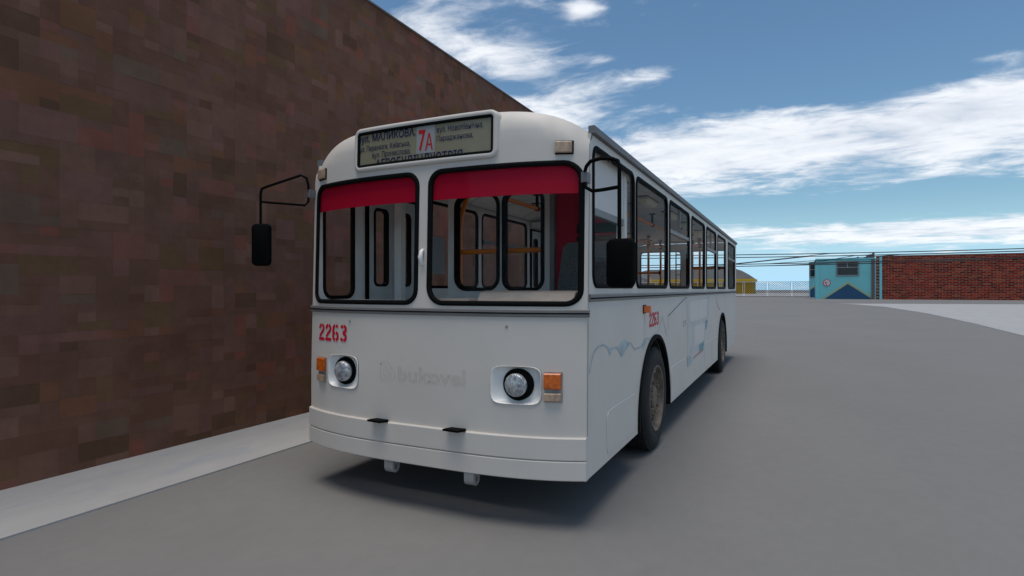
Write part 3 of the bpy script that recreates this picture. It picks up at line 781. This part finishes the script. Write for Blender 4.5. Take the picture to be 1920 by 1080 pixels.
# headlights
for c in HLC:
    rows = 7; N = 48; R1 = .098; vs = []
    lp = hl_loop(c, 0)
    prof = [(0, -.006), (.04, -.010), (.10, -.004), (.22, .018), (.42, .036), (.7, .046), (1.0, .050)]
    for t, d in prof:
        for i in range(N):
            a = 2 * math.pi * i / N; cu, cv = c[0] + R1 * math.cos(a), c[1] + R1 * math.sin(a)
            u = lp[i][0] + (cu - lp[i][0]) * t; v = lp[i][1] + (cv - lp[i][1]) * t
            vs.append(FM(u, v, d))
    fs = [(r_ * N + i, r_ * N + (i + 1) % N, (r_ + 1) * N + (i + 1) % N, (r_ + 1) * N + i) for r_ in range(len(prof) - 1) for i in range(N)]
    hl = MB().add(vs, fs).build('headlight', PAN, bus, smooth=60, recalc=False)
    yb = fy(c[0], c[1]); 
    def dsk(prof):                     # lathe about the y axis at the lamp centre
        m2 = MB(); n2 = 40; V2 = []
        for i in range(n2):
            a = 2 * math.pi * i / n2
            V2 += [(c[0] + r_ * math.cos(a), yb + y_, c[1] + r_ * math.sin(a)) for y_, r_ in prof]
        L2 = len(prof); F2 = [(i * L2 + j, i * L2 + j + 1, ((i + 1) % n2) * L2 + j + 1, ((i + 1) % n2) * L2 + j) for i in range(n2) for j in range(L2 - 1)]
        F2 += [tuple(i * L2 for i in range(n2)), tuple(i * L2 + L2 - 1 for i in range(n2 - 1, -1, -1))]
        return m2.add(V2, F2)
    dsk([(.075, .112), (.030, .112), (.020, .106), (.016, .096), (.016, .08)]).build('bezel', BLACK, hl, smooth=40)
    dsk([(.016, .082), (-.006, .0815), (-.016, .075), (-.024, .060), (-.030, .040), (-.033, .015), (-.0335, .002)]).build('lens', LENS, hl, smooth=60)
# indicator and side lights beside the headlights
for s in (-1, 1):
    a, b = sorted((s * .990, s * 1.098))
    ts = strip_mb(a - .006, b + .006, .884, 1.092, -.006, .002, FM, 4).build('indicator_base', STEEL, bus)
    strip_mb(a, b, .976, 1.085, -.034, -.0065, FM, 4, chamf=.008).build('orange_lens', AMBER, ts, smooth=30)
    strip_mb(a, b, .892, .949, -.030, -.0065, FM, 4, chamf=.006).build('tan_lens', TAN, ts, smooth=30)
    a, b = sorted((s * 1.048, s * 1.152))
    mk = strip_mb(a - .007, b + .007, 2.594, 2.688, -.010, .004, FM, 4).build('marker_lamp', BLACK, bus)
    strip_mb(a, b, 2.602, 2.681, -.032, -.0105, FM, 4, chamf=.006).build('lens', TAN, mk, smooth=30)
for u, z in ((-.69, 1.404), (.716, 1.40)):
    mb = MB(); mb.add([FM(u + .011 * math.cos(i * .785), z + .011 * math.sin(i * .785), -.001) for i in range(8)] + [FM(u + .007 * math.cos(i * .785), z + .007 * math.sin(i * .785), -.008) for i in range(8)], [tuple(range(8, 16))] + [(i, (i + 1) % 8, 8 + (i + 1) % 8, 8 + i) for i in range(8)])
    mb.build('washer_nozzle', STEEL, bus, smooth=30)
# fleet number and faded print
stencil(FM, -1.108, -.705, 1.234, 1.371, -.004).build('fleet_number', NUMRED, bus)
fp = text_mb('bukovel', -.184, .401, .966, 1.078, FM, -.0030, outline=.009).build('faded_lettering', FAINT, bus)
mb = MB()
LX = lambda x: -.355 + (x - 213) / 252 * .145
LZ = lambda y: .967 + (555 - y) / 320 * .142
for path in ([(225, 300), (235, 265), (270, 237), (310, 236), (350, 265), (375, 305), (380, 345), (420, 365), (455, 420), (462, 480), (440, 530), (400, 560), (300, 550), (213, 545), (213, 370)],
             [(225, 308), (270, 313), (300, 318), (320, 345), (325, 425), (380, 428), (405, 455), (385, 485), (340, 485), (278, 478), (268, 375)]):
    ribbon_mb([(LX(x), LZ(y)) for x, y in path], .003, FM, -.0035, mb)
mb.build('faded_emblem', FAINT, bus)
for u, z in ((-.351, 1.083), (.098, .977)): ribbon_mb([(u - .004, z), (u + .004, z)], .008, FM, -.0042).build('paint_speck', FAINTRED, bus)
# destination sign: a flat-standing box in front of the roof's round-over
def SM(u, v, d):
    t = min(1.0, abs(u) / HWD); return (u, -0.19 * (1 - t ** 3.2) + 0.05 * (v - 1.0) / 1.75 + d, v)
ds_fn = lambda o: rrect(-.625 - o, .610 + o, 2.628 - o, 2.912 + o, max(.03 + o, .004), 6, 12)
sgn = ring_mb(ds_fn, [(-.004, .01), (-.004, -.020), (.006, -.025), (.020, -.024), (.030, -.016), (.038, .10)], SM).build('destination_sign', WHITE, bus, smooth=45)
panel_mb(ds_fn(-.002), [], .12, lambda u, v, d: SM(u, v, d - .006), .01).build('face', SIGNFACE, sgn, smooth=40)
ring_mb(ds_fn, [(-.022, -.005), (-.022, -.018), (-.012, -.022), (-.003, -.022), (-.003, -.005)], SM).build('rubber_frame', RUBBER, sgn, smooth=45)
TD = -.0095
panel_mb([(-.045, 2.684), (.118, 2.684), (.118, 2.89), (-.045, 2.89)], [], .1, lambda u, v, d: SM(u, v, d - .0082), .001).build('white_patch', SIGNWHITE, sgn)
for txt, u0, u1, v0, v1, bold in (('вул. МАЛИКОВА.', -.628, -.053, 2.812, 2.890, .016), ('вул. Перемоги, Київська,', -.628, -.103, 2.742, 2.802, .003), ('вул. Промислова,', -.470, -.098, 2.682, 2.741, .003),
                                  ('АГРОБУДІНДУСТРІЯ', -.436, .357, 2.586, 2.682, .014), ('вул. Новопівнічна,', .135, .524, 2.812, 2.872, .003), ('Параджанова,', .136, .444, 2.748, 2.802, .003)):
    text_mb(txt, u0, u1, v0, v1, SM, TD, bold, vmin=2.634 if v0 < 2.62 else None).build('lettering', INK, sgn)
text_mb('7', -.025, .037, 2.703, 2.862, SM, TD - .001, .02).build('route_number', INKRED, sgn)
text_mb('А', .034, .104, 2.703, 2.832, SM, TD - .001, .006).build('route_number', INKRED, sgn)

# ---- sides
R_WIN = [(.14, 1.30), (1.39, 2.81), (2.95, 4.33), (4.54, 5.84), (6.06, 7.34), (7.60, 8.98), (9.52, 11.08)]
WZ0, WZ1 = 1.685, 2.672
ARCH = [2.20, 8.40]; AA, AB, AZ = .745, .78, .42
def arch_pts(c, a=AA, b=AB, n=28):
    return [(c + a * math.cos(math.radians(t)), AZ + b * math.sin(math.radians(t))) for t in [180 - 180 * i / n for i in range(n + 1)]]
def front_edge(z): return .037 + .05 * max(0.0, (z - 1.0) / 1.75)
def side_outline():
    o = [(front_edge(.35), .35)]
    for c in ARCH:
        o += [(c - AA, .35)] + arch_pts(c) + [(c + AA, .35)]
    o += [(10.95, .35), (11.25, .40), (11.40, .52), (LEN - .002, .75), (LEN - .002, 2.749)]
    o += [(front_edge(2.749), 2.749), (front_edge(2.0), 2.0), (front_edge(1.0), 1.0)]
    return o
hr = [rrect(a, b, WZ0, WZ1, .09, 6, 3) for a, b in R_WIN]
panel_mb(side_outline(), hr, .32, RM, .020, two=True).build('side_panel', [WHITE, LINING], bus, smooth=30)
for i, (a, b) in enumerate(R_WIN):
    window('side_window', (a, b, WZ0, WZ1), RM, bus, gk=1.0, vent=(2.33, (a + b) / 2) if i in (2, 4, 6) else None)
# left side: quarter window, three doors, windows
L_WIN = [(.13, .52), (1.64, 2.93), (3.05, 4.50), (6.0, 7.4), (7.52, 9.0), (10.62, 11.1)]
L_DOOR = [(.68, 1.52), (4.62, 5.86), (9.14, 10.46)]
hl_ = [rrect(a, b, WZ0 - (.1 if i == 0 else 0), WZ1, .09, 6, 3) for i, (a, b) in enumerate(L_WIN)] + [[(a, .48), (b, .48), (b, 2.62), (a, 2.62)] for a, b in L_DOOR]
panel_mb(side_outline(), hl_, .32, LM, .020, two=True).build('side_panel', [WHITE, LINING], bus, smooth=30)
for i, (a, b) in enumerate(L_WIN):
    window('side_window', (a, b, WZ0 - (.1 if i == 0 else 0), WZ1), LM, bus, gk=1.0, vent=(2.30, (a + b) / 2) if i in (2, 4) else None)
for di, (a, b) in enumerate(L_DOOR):
    n_l = 2 if di == 0 else 4
    dr = panel_mb([(a + .002, .482), (b - .002, .482), (b - .002, 2.618), (a + .002, 2.618)], [[(a + .03, .51), (b - .03, .51), (b - .03, 2.59), (a + .03, 2.59)]], 1, LM, .05).build('door', BLACK, bus)
    w = (b - a - .064) / n_l
    for k in range(n_l):
        u0 = a + .032 + k * w; u1 = u0 + w - .012
        m_ = min(.085, w * .22)
        hw = rrect(u0 + m_, u1 - m_, 1.70, 2.46, .05, 5, 2)
        panel_mb([(u0, .512), (u1, .512), (u1, 2.588), (u0, 2.588)], [hw], .5, lambda u, v, d: LM(u, v, d + .008), .035).build('leaf', DOORM, dr, smooth=30)
        gmb = ring_mb(lambda o: rrect(u0 + m_ - o, u1 - m_ + o, 1.70 - o, 2.46 + o, .05 + o, 5, 2), [(-.012, .0), (.012, .0), (.012, .052), (-.012, .052)], LM)
        panel_mb(hw, [], .6, lambda u, v, d: LM(u, v, d + .024), .004).build('pane', GLASS, dr)
        gmb.build('window_seal', RUBBER, dr, smooth=40)
    MB().box(-1.205, -.98, a, b, 2.63, 2.72).build('mechanism_box', LINING, dr)

for c in ARCH:
    for M_, sgn_ in ((RM, 1), (LM, -1)):
        lp = [(c - AA, .36)] + arch_pts(c) + [(c + AA, .36)]
        inn = [(c - AA + .045, .36)] + arch_pts(c, AA - .045, AB - .04) + [(c + AA - .045, .36)]
        mb = MB(); L = len(lp)
        vs = [M_(p[0], p[1], d) for p in lp for d in (-.018, .04)] + [M_(p[0], p[1], d) for p in inn for d in (-.018, .04)]
        fs = []
        for i in range(L - 1):
            o0, i0 = 2 * i, 2 * L + 2 * i
            fs += [(o0, o0 + 2, i0 + 2, i0), (o0 + 1, i0 + 1, i0 + 3, o0 + 3), (o0, o0 + 1, o0 + 3, o0 + 2), (i0, i0 + 2, i0 + 3, i0 + 1)]
        mb.add(vs, fs).build('arch_trim', RUBBER, bus, smooth=40)
        # wheel housing
        mb = MB(); vs = [M_(p[0], p[1], d) for p in inn for d in (.042, .62)]
        mb.add(vs, [(2 * i, 2 * i + 2, 2 * i + 3, 2 * i + 1) for i in range(L - 1)] + [tuple(2 * i + 1 for i in range(L))])
        mb.build('wheel_housing', UNDER, bus, smooth=40, recalc=False)

# belt moulding, gutters
sm = strip_mb(.05, LEN - .01, 1.573, 1.627, -.014, -.001, RM, 1, chamf=.006).build('side_moulding', TRIM, bus)
strip_mb(.05, LEN - .01, 1.592, 1.602, -.018, -.0135, RM, 1).build('groove', BLACK, sm)
sm = strip_mb(1.54, LEN - .01, 1.573, 1.627, -.014, -.001, LM, 1, chamf=.006).build('side_moulding', TRIM, bus)
for M_ in (RM, LM):
    strip_mb(.10, LEN, 2.752, 2.806, -.030, .02, M_, 1, chamf=.004).build('rain_gutter', GUTTER, bus)

# ---- roof
mb = MB(); NU, NY = 40, 14; vs = []
for i in range(NU + 1):
    u = -HWD + 2 * HWD * i / NU; y0 = fy(u, zr(u)) + .037; z = zr(u)
    for j in range(NY + 1):
        y = y0 + (LEN - y0) * j / NY
        zz = z - (0 if j < NY else .12 * (1 - (abs(u) / HWD) ** 4))
        if j == NY - 1: y = LEN - .18
        vs.append((u, y, zz + (.001 if abs(u) < HWD - .01 else 0)))
fs = [(i * (NY + 1) + j, (i + 1) * (NY + 1) + j, (i + 1) * (NY + 1) + j + 1, i * (NY + 1) + j + 1) for i in range(NU) for j in range(NY)]
mb.add(vs, fs).build('roof', WHITE, bus, smooth=40, recalc=False)
# ceiling lining with cross joints
def zc(u):
    return min(2.885, zr(u) - .045)
cu = [-1.2, -1.13, -1.05, -.95, -.8, -.5, 0, .5, .8, .95, 1.05, 1.13, 1.2]
mb = MB(); vs = [(u, y, zc(u)) for y in (.22, LEN - .1) for u in cu]; n = len(cu)
mb.add(vs, [(i, i + 1, n + i + 1, n + i) for i in range(n - 1)])
ceil = mb.build('ceiling', LINING, bus, smooth=40)
JN = mat('dark_joint', (0.10, 0.12, 0.13), 0.8)
for k in range(13):
    y = 1.0 + k * .82
    mb = MB(); mb.add([(u, yy, zc(u) - .002) for yy in (y, y + .012) for u in cu], [(i, i + 1, n + i + 1, n + i) for i in range(n - 1)]); mb.build('joint', JN, ceil)

# ---- rear
RW = [(-1.10, -.06), (.06, 1.10)]
ro = [(-HWD + .046, .75), (HWD - .046, .75)] + [(u, min(zr(u) - .13 * (1 - (abs(u) / HWD) ** 4) - .002, 9)) for u in [(HWD - .046) * (1 - i / 12) for i in range(25)]]
panel_mb(ro, [rrect(a, b, 1.66, 2.63, .1, 6, 3) for a, b in RW], .3, BM, .04, two=True).build('rear_panel', [WHITE, LINING], bus, smooth=30)
for a, b in RW: window('rear_window', (a, b, 1.66, 2.63), BM, bus, gk=1.0)
strip_mb(-1.2, 1.2, .52, .75, -.03, .03, BM, 1).build('rear_bumper', WHITE, bus)
lad = MB()
for x in (-.21, .21): lad.tube([(x, LEN + .12, .8), (x, LEN + .12, 2.95)], .016, 6)
lad_o = lad.build('ladder', STEEL, bus)
for k in range(8): MB().tube([(-.21, LEN + .12, 1.0 + k * .26), (.21, LEN + .12, 1.0 + k * .26)], .011, 6).build('rung', STEEL, lad_o)
for z in (.95, 2.68):
    for x in (-.21, .21): MB().box(x - .012, x + .012, LEN + .002, LEN + .115, z, z + .03).build('standoff', STEEL, lad_o)

# ---- floor and underbody
MB().box(-1.20, 1.20, .06, LEN - .05, .78, .84).build('floor', mat('grey_floor', (0.45, 0.44, 0.42), 0.8, var=0.1), bus)
MB().box(-.62, .62, .10, LEN - .4, .48, .779).build('underbody', DUSTY, bus)
for c in ARCH: MB().tube([(-.95, c, .53), (.95, c, .53)], .07, 10).build('axle', UNDER, bus)

# ---- wheels
def wheel(side, cy, double):
    xo = 1.258 * side
    w = empty('wheel', (xo, cy, .532)); w.parent = bus
    sg_ = side
    R_ = .532
    def P(pr): return [(x * sg_, r_) for x, r_ in pr]
    wid = .58 if double else .30
    if double:
        prof = [(-.012, .335), (.0, .40), (-.004, .455), (-.022, .503), (-.045, R_ - .012), (-.265, R_ - .012), (-.285, .46), (-.295, .46), (-.315, R_ - .012), (-.53, R_ - .012), (-.56, .49), (-.58, .42), (-.56, .335)]
    else:
        prof = [(-.012, .335), (.0, .40), (-.004, .455), (-.022, .503), (-.045, R_ - .012), (-.255, R_ - .012), (-.28, .50), (-.30, .42), (-.28, .335)]
    ty = MB().lathe_x(P(prof), 64).build('tyre', TYRE, w, smooth=35)
    # tread lugs, joined
    tm = MB(); nl = 58
    for row, (xa, xb) in enumerate([(-.04, -.105), (-.108, -.178), (-.181, -.25)] + ([(-.32, -.38), (-.383, -.45), (-.453, -.52)] if double else [])):
        for k in range(nl):
            a0 = 2 * math.pi * (k + .5 * (row % 2)) / nl; sk = .045 if row % 2 else -.045; da = 2 * math.pi / nl * .36
            vs = []
            for x, s_ in ((xa, -sk), (xb, sk)):
                for r_ in (R_ - .014, R_):
                    for e in (-da, da):
                        aa = a0 + s_ + e; vs.append((x * sg_, r_ * math.cos(aa), r_ * math.sin(aa)))
            tm.add(vs, [(2, 3, 7, 6), (0, 2, 6, 4), (1, 5, 7, 3), (0, 1, 3, 2), (4, 6, 7, 5)])
    t_ = tm.build('tread', TYRE, ty); t_['kind'] = 'stuff'
    rim = MB().lathe_x(P([(-.014, .34), (-.004, .338), (-.006, .322), (-.03, .312), (-.06, .30), (-.085, .27), (-.075, .23), (-.055, .20), (-.05, .16), (-.05, .125), (-.035, .118), (-.028, .10), (-.022, .07), (-.02, .001), (-.2, .001), (-.2, .34)]), 48, closed=False).build('rim', RIM, w, smooth=30)
    for k in range(10):
        a = 2 * math.pi * k / 10; cy_, cz_ = .17 * math.cos(a), .17 * math.sin(a)
        MB().tube([(-.055 * sg_, cy_, cz_), (-.018 * sg_, cy_, cz_)], .017, 6).build('wheel_nut', RIM, rim)
    for k in range(8):
        a = 2 * math.pi * (k + .5) / 8; cy_, cz_ = .262 * math.cos(a), .262 * math.sin(a)
        MB().tube([(-.10 * sg_, cy_, cz_), (-.076 * sg_, cy_, cz_)], .026, 10).build('hand_hole', UNDER, rim)
    return w
for cy, dbl in ((2.30, False), (8.57, True)):
    for s in (1, -1): wheel(s, cy, dbl)

# ---- mirrors on the front corners
mb = MB(); mb.tube([(-1.262, -.02, 2.49), (-1.264, -.025, 2.57), (-1.275, -.035, 2.625), (-1.315, -.06, 2.648), (-1.58, -.19, 2.548), (-1.622, -.205, 2.53), (-1.630, -.21, 2.49), (-1.630, -.21, 2.20)], .011, 8)
mb.tube([(-1.262, -.02, 2.49), (-1.264, -.025, 2.42), (-1.285, -.04, 2.388), (-1.630, -.21, 2.418)], .010, 8)
ma = mb.build('mirror_arm', BLACK, bus, smooth=50)
MB().box(-1.272, -1.235, -.03, .05, 2.455, 2.525).build('bracket', GUTTER, ma)
def mirror_head(cx, cy, cz, w, h, ang, parent):
    ca, sa = math.cos(ang), math.sin(ang)
    fm = lambda u, v, d: (cx + u * ca - d * sa, cy + u * sa + d * ca, cz + v)
    fn = lambda o: rrect(-w / 2 - o, w / 2 + o, -h / 2 - o, h / 2 + o, max(.04 + o, .004), 5, 2)
    mb = MB(); rows = [(-.02, -.035), (-.006, -.028), (0, -.010), (0, .012), (-.006, .018)]
    V = []; L = len(fn(0))
    for o, d in rows: V += [fm(u, v, d) for u, v in fn(o)]
    fs = [(r_ * L + i, r_ * L + (i + 1) % L, (r_ + 1) * L + (i + 1) % L, (r_ + 1) * L + i) for r_ in range(len(rows) - 1) for i in range(L)]
    fs += [tuple(range(L)), tuple((len(rows) - 1) * L + i for i in range(L - 1, -1, -1))]
    hd = mb.add(V, fs).build('mirror', BLACK, parent, smooth=40)
    panel_mb(fn(-.012), [], .3, lambda u, v, d: fm(u, v, .0185 + d), .002).build('mirror_glass', mat('mirror_silver', (0.8, 0.8, 0.8), 0.03, 1.0), hd)
mirror_head(-1.622, -.205, 2.045, .165, .365, math.radians(22), ma)
mb = MB(); mb.tube([(1.245, -.03, 2.44), (1.275, -.07, 2.485), (1.32, -.12, 2.505), (1.40, -.16, 2.508), (1.49, -.20, 2.490), (1.53, -.21, 2.47), (1.540, -.212, 2.43), (1.540, -.212, 1.95)], .013, 8)
mb.tube([(1.245, -.03, 2.40), (1.27, -.06, 2.345), (1.325, -.10, 2.312), (1.40, -.15, 2.305), (1.540, -.212, 2.305)], .012, 8)
ma = mb.build('mirror_arm', BLACK, bus, smooth=50)
MB().box(1.232, 1.272, -.055, .03, 2.385, 2.455).build('bracket', GUTTER, ma)
mirror_head(1.548, -.205, 1.825, .185, .31, math.radians(-6), ma)

# ---- driver's cab
PY = 1.25
PM = lambda u, v, d: (u, PY + d, v)
part = panel_mb([(-.64, .842), (.50, .842), (.50, 2.88), (-.64, 2.88)], [rrect(-.545, -.065, 1.66, 2.60, .12, 6, 2), rrect(-.005, .405, 1.66, 2.60, .10, 6, 2)], .3, PM, .04).build('cab_partition', LINING, bus)
for a, b, r_ in ((-.545, -.065, .12), (-.005, .405, .10)):
    sl = ring_mb(lambda o: rrect(a - o, b + o, 1.66 - o, 2.60 + o, r_ + o, 6, 2), [(-.018, -.012), (.018, -.012), (.018, .052), (-.018, .052)], PM).build('window_seal', RUBBER, part)
    panel_mb(rrect(a, b, 1.66, 2.60, r_, 6, 2), [], .5, lambda u, v, d: PM(u, v, d + .018), .004).build('pane', GLASS, sl)
MB().box(.502, .545, PY - .07, PY + .04, .842, 2.88).build('cab_post', TRIM, part)
red = MB().box(.547, 1.128, PY - .02, PY + .02, .842, 2.60).build('red_back_panel', RED, part)
MB().box(.547, 1.00, PY - .018, PY + .02, 2.602, 2.82).build('upper_panel', LINING, part)
for z in (2.165, 2.055):
    strip_mb(.76, 1.12, z, z + .085, PY - .055, PY - .021, lambda u, v, d: (u, d, v), 1, chamf=.012).build('vent_slot', BLACK, red)
MB().box(1.13, 1.203, PY - .06, PY + .02, .842, 2.73).build('cab_corner', LINING, part)
# side blind in the driver's window
bl = MB().box(1.180, 1.192, .16, 1.185, 2.27, 2.73).build('side_blind', mat('blind_grey', (0.70, 0.66, 0.62), 0.8), bus)
MB().box(1.155, 1.195, .155, 1.185, 2.215, 2.268).build('blind_roller', TRIM, bl)
# seat
ds = empty('driver_seat', (.885, .98, .84)); ds.parent = bus
sb_ = lambda u, v, d: (u, d + (v - .5) * .10, v)
panel_mb([(-.27, .52), (.22, .52), (.22, 1.20), (.19, 1.235), (-.16, 1.235), (-.205, 1.19)], [], .1, sb_, .10).build('seat_back', SEATM, ds, smooth=50)
MB().box(-.25, .22, -.42, .0, .40, .52).build('seat_cushion', SEATM, ds)
MB().tube([(0, -.2, 0), (0, -.2, .40)], .06, 10).build('pedestal', BLACK, ds)
# dashboard
mb = MB(); 
pr = [(.02, 1.46), (.035, 1.56), (.10, 1.635), (.17, 1.650), (.30, 1.640), (.34, 1.60), (.34, 1.46)]
n = len(pr); mb.add([(x, y + .02, z) for x in (.36, 1.13) for y, z in pr], [tuple(range(n)), tuple(range(2 * n - 1, n - 1, -1))] + [(i, (i + 1) % n, n + (i + 1) % n, n + i) for i in range(n)])
da = mb.build('dashboard', BEIGE, bus)
MB().box(-1.05, .355, -.06, .22, 1.50, 1.572).build('dash_shelf', LINING, da)
MB().box(.06, .355, -.05, .21, 1.573, 1.590).build('dash_tray', BEIGE, da)
MB().box(-1.05, 1.13, .05, .22, .842, 1.459).build('dash_lower', LINING, da)
# door post and notice
MB().box(-1.045, -.965, .90, .97, .842, 2.83).build('door_post', LINING, bus)
MB().box(-1.20, -1.195, 1.53, 2.06, 1.84, 2.27).build('notice', PAPER, bus)

# ---- handrails
def rail(path, name='handrail', r=.025):
    return MB().tube(path, r, 10).build(name, ORANGE, bus, smooth=60)
for u in (-.45, .47):
    h = rail([(u, 1.36, 2.70), (u, 10.75, 2.70)])
    for k in range(7):
        y = 3.1 + k * 1.28
        b = MB().box(u - .018, u + .018, y - .012, y + .012, 2.722, 2.875); b.box(u - .05, u + .05, y - .02, y + .02, 2.87, 2.884); b.tube([(u, y - .02, 2.70), (u, y + .02, 2.70)], .034, 10)
        b.build('bracket', BLACK, h)
def post(u, y, z1=2.88):
    p = rail([(u, y, .842), (u, y, z1)], 'grab_pole', .026)
    MB().tube([(u, y, z1 - .05), (u, y, z1 + .002)], .036, 10).build('cap', BLACK, p)
    return p
for u, y in ((-.45, 9.50), (-.45, 10.85), (.50, 9.5), (.50, 10.75)):
    p = post(u, y)
    for z in (2.70,): MB().tube([(u, y, z - .045), (u, y, z + .045)], .042, 10).build('clamp', BLACK, p)
h = rail([(-1.20, 10.85, 2.07), (-.45, 10.85, 2.07)]); MB().tube([(-.47, 10.85, 2.03), (-.47, 10.85, 2.11)], .034, 8).build('clamp', BLACK, h)
h = rail([(-1.20, 9.5, 1.68), (-.45, 9.5, 1.68)])
h = rail([(.50, 9.5, 2.12), (1.19, 9.5, 2.12)]); MB().tube([(1.02, 9.5, 2.12), (1.10, 9.5, 2.12)], .034, 8).build('clamp', BLACK, h)
rail([(-.60, 1.42, .842), (-.60, 1.42, 2.30), (-.585, 1.42, 2.42), (-.53, 1.42, 2.58), (-.47, 1.42, 2.70)], 'grab_pole')
rail([(-.60, 1.42, 2.045), (.62, 1.42, 2.045)])

# ---- ceiling lamps
lamp0 = None
for s in (-1, 1):
    for k in range(6):
        y = 2.45 + k * 1.64
        if lamp0 is None:
            mb = MB(); vs = []
            for z, gx, gy in ((0, .075, .30), (-.03, .085, .31), (-.075, .06, .25), (-.088, .045, .22)):
                vs += [(x_, y_, z) for x_, y_ in [(-gx, -gy + .03), (-gx + .02, -gy), (gx - .02, -gy), (gx, -gy + .03), (gx, gy - .03), (gx - .02, gy), (-gx + .02, gy), (-gx, gy - .03)]]
            fs = [(r_ * 8 + i, r_ * 8 + (i + 1) % 8, (r_ + 1) * 8 + (i + 1) % 8, (r_ + 1) * 8 + i) for r_ in range(3) for i in range(8)] + [tuple(24 + i for i in range(8))]
            lamp0 = mb.add(vs, fs).build('ceiling_lamp', CREAM, bus)
            base0 = MB().box(-.08, .08, -.33, .33, .001, .012).build('lamp_base', BLACK, lamp0)
            o = lamp0
        else:
            o = lamp0.copy(); link(o, bus); b = base0.copy(); link(b, o)
        o.location = (s * .75, y, 2.871)

# ---- side details: indicator, number, faded print, hatches
ip = side_px(1207, 580)
ib = MB().box(HWD + .0005, HWD + .008, 1.655, 1.765, 1.432, 1.512).build('side_indicator', BLACK, bus)
mb = MB(); q = [(1.663, 0), (1.758, 0), (1.735, .052), (1.685, .052)]
mb.add([(HWD + .0085 + d, y, 1.440) for y, d in q] + [(HWD + .0085 + d, y, 1.504) for y, d in q], [(3, 2, 1, 0), (4, 5, 6, 7)] + [(i, (i + 1) % 4, 4 + (i + 1) % 4, 4 + i) for i in range(4)]); mb.build('orange_lens', AMBER, ib)
stencil(RM, 1.92, 2.38, 1.292, 1.428, -.003).build('fleet_number', NUMRED, bus)
SP = lambda L: [side_px(*p) for p in L]
wave = [(1104.5, 700), (1108, 682), (1112.4, 662), (1120.5, 651), (1130.7, 646), (1138.9, 651), (1144, 665), (1148, 653), (1157, 651), (1165, 668), (1181.6, 642), (1189.8, 655), (1202, 650), (1210, 634), (1217, 635)]
ribbon_mb(SP(wave), .012, RM, -.0025).build('faded_line', BLUEP, bus)
ribbon_mb(SP([(1234, 622), (1241.7, 593), (1250.5, 630)]), .012, RM, -.0025).build('faded_line', BLUEP, bus)
for poly in ([(1138.5, 651), (1148, 653), (1144, 665)], [(1157, 652), (1165, 668), (1180, 644), (1171, 636), (1163, 644)], [(1203, 652), (1205, 656), (1213, 640), (1210, 634)]):
    v = SP(poly); MB().add([RM(a, b, -.0018) for a, b in v], [tuple(range(len(v)))]).build('faded_patch', BLUEP, bus)
ribbon_mb(SP([(1252.8, 618), (1252.5, 593), (1270, 574), (1287, 557)]), .010, RM, -.0025).build('torn_edge', NAVYP, bus)
def patch(L, m_, name, d):
    v = SP(L); panel_mb(v, [], .4, lambda u, w_, q: RM(u, w_, d), 0).build(name, m_, bus)
rb = random.Random(3)
def rag(L, amp, step=2.0):
    out = []
    for i, a in enumerate(L):
        b = L[(i + 1) % len(L)]; m_ = max(1, int(math.dist(a, b) / step))
        for j in range(m_): out.append((a[0] + (b[0] - a[0]) * j / m_ + rb.uniform(-amp, amp) * .4, a[1] + (b[1] - a[1]) * j / m_ + rb.uniform(-amp, amp)))
    return out
patch(rag([(1287.5, 565), (1330.5, 556), (1329, 592), (1323, 612), (1319, 656), (1300, 672), (1296, 684), (1289, 688), (1289, 620)], .8), SMEAR, 'glue_residue', -.0015)
patch(rag([(1293, 564.5), (1326, 560), (1325, 594), (1294, 604)], 1.1), SCRUB, 'scrubbed_patch', -.0026)
patch(rag([(1301, 611), (1321, 606), (1319, 640), (1301, 650)], 1.1), SCRUB, 'scrubbed_patch', -.0026)
patch(rag([(1288, 668), (1296, 668), (1294, 684), (1289, 687)], .6), BLUEP, 'faded_patch', -.0034)
patch(rag([(1310, 648), (1320, 638), (1319, 654), (1311, 660)], .8), BLUED, 'faded_patch', -.0034)
patch(rag([(1322, 602), (1327, 598), (1325, 614), (1322, 620)], .5), BLUED, 'faded_patch', -.0034)
ribbon_mb(SP([(1299, 673), (1304, 667), (1318, 656)]), .012, RM, -.004).build('torn_edge', FAINTRED, bus)
for x, y in ((1281, 605), (1284, 602), (1281.5, 611), (1285, 607)): ribbon_mb(SP([(x, y - 1.5), (x + .8, y + 1.5)]), .02, RM, -.0025).build('paint_speck', NAVYP, bus)
# curved panel cut-line above the rear wheel
ribbon_mb(SP([(1343, 560), (1344, 568), (1346.5, 576), (1350, 581)]), .016, RM, -.0025).build('faded_line', TRIM, bus)
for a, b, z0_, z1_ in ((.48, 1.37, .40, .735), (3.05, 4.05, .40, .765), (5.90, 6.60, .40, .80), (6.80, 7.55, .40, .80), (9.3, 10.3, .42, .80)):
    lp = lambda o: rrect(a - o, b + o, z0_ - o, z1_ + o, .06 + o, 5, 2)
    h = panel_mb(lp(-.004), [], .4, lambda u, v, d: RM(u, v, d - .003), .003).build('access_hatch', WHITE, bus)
    ribbon_mb([(a + .02, z0_ + .02), (a + .003, z0_ + .10), (a, z1_ - .10), (a + .012, z1_ - .035), (a + .05, z1_ - .006), (a + .12, z1_), (b - .05, z1_)], [.002, .006, .010, .014, .012, .008, .005], RM, -.0045).build('hatch_highlight', EDGEHL, h)  # painted highlight: pale ribbon for light caught on the front and top edges
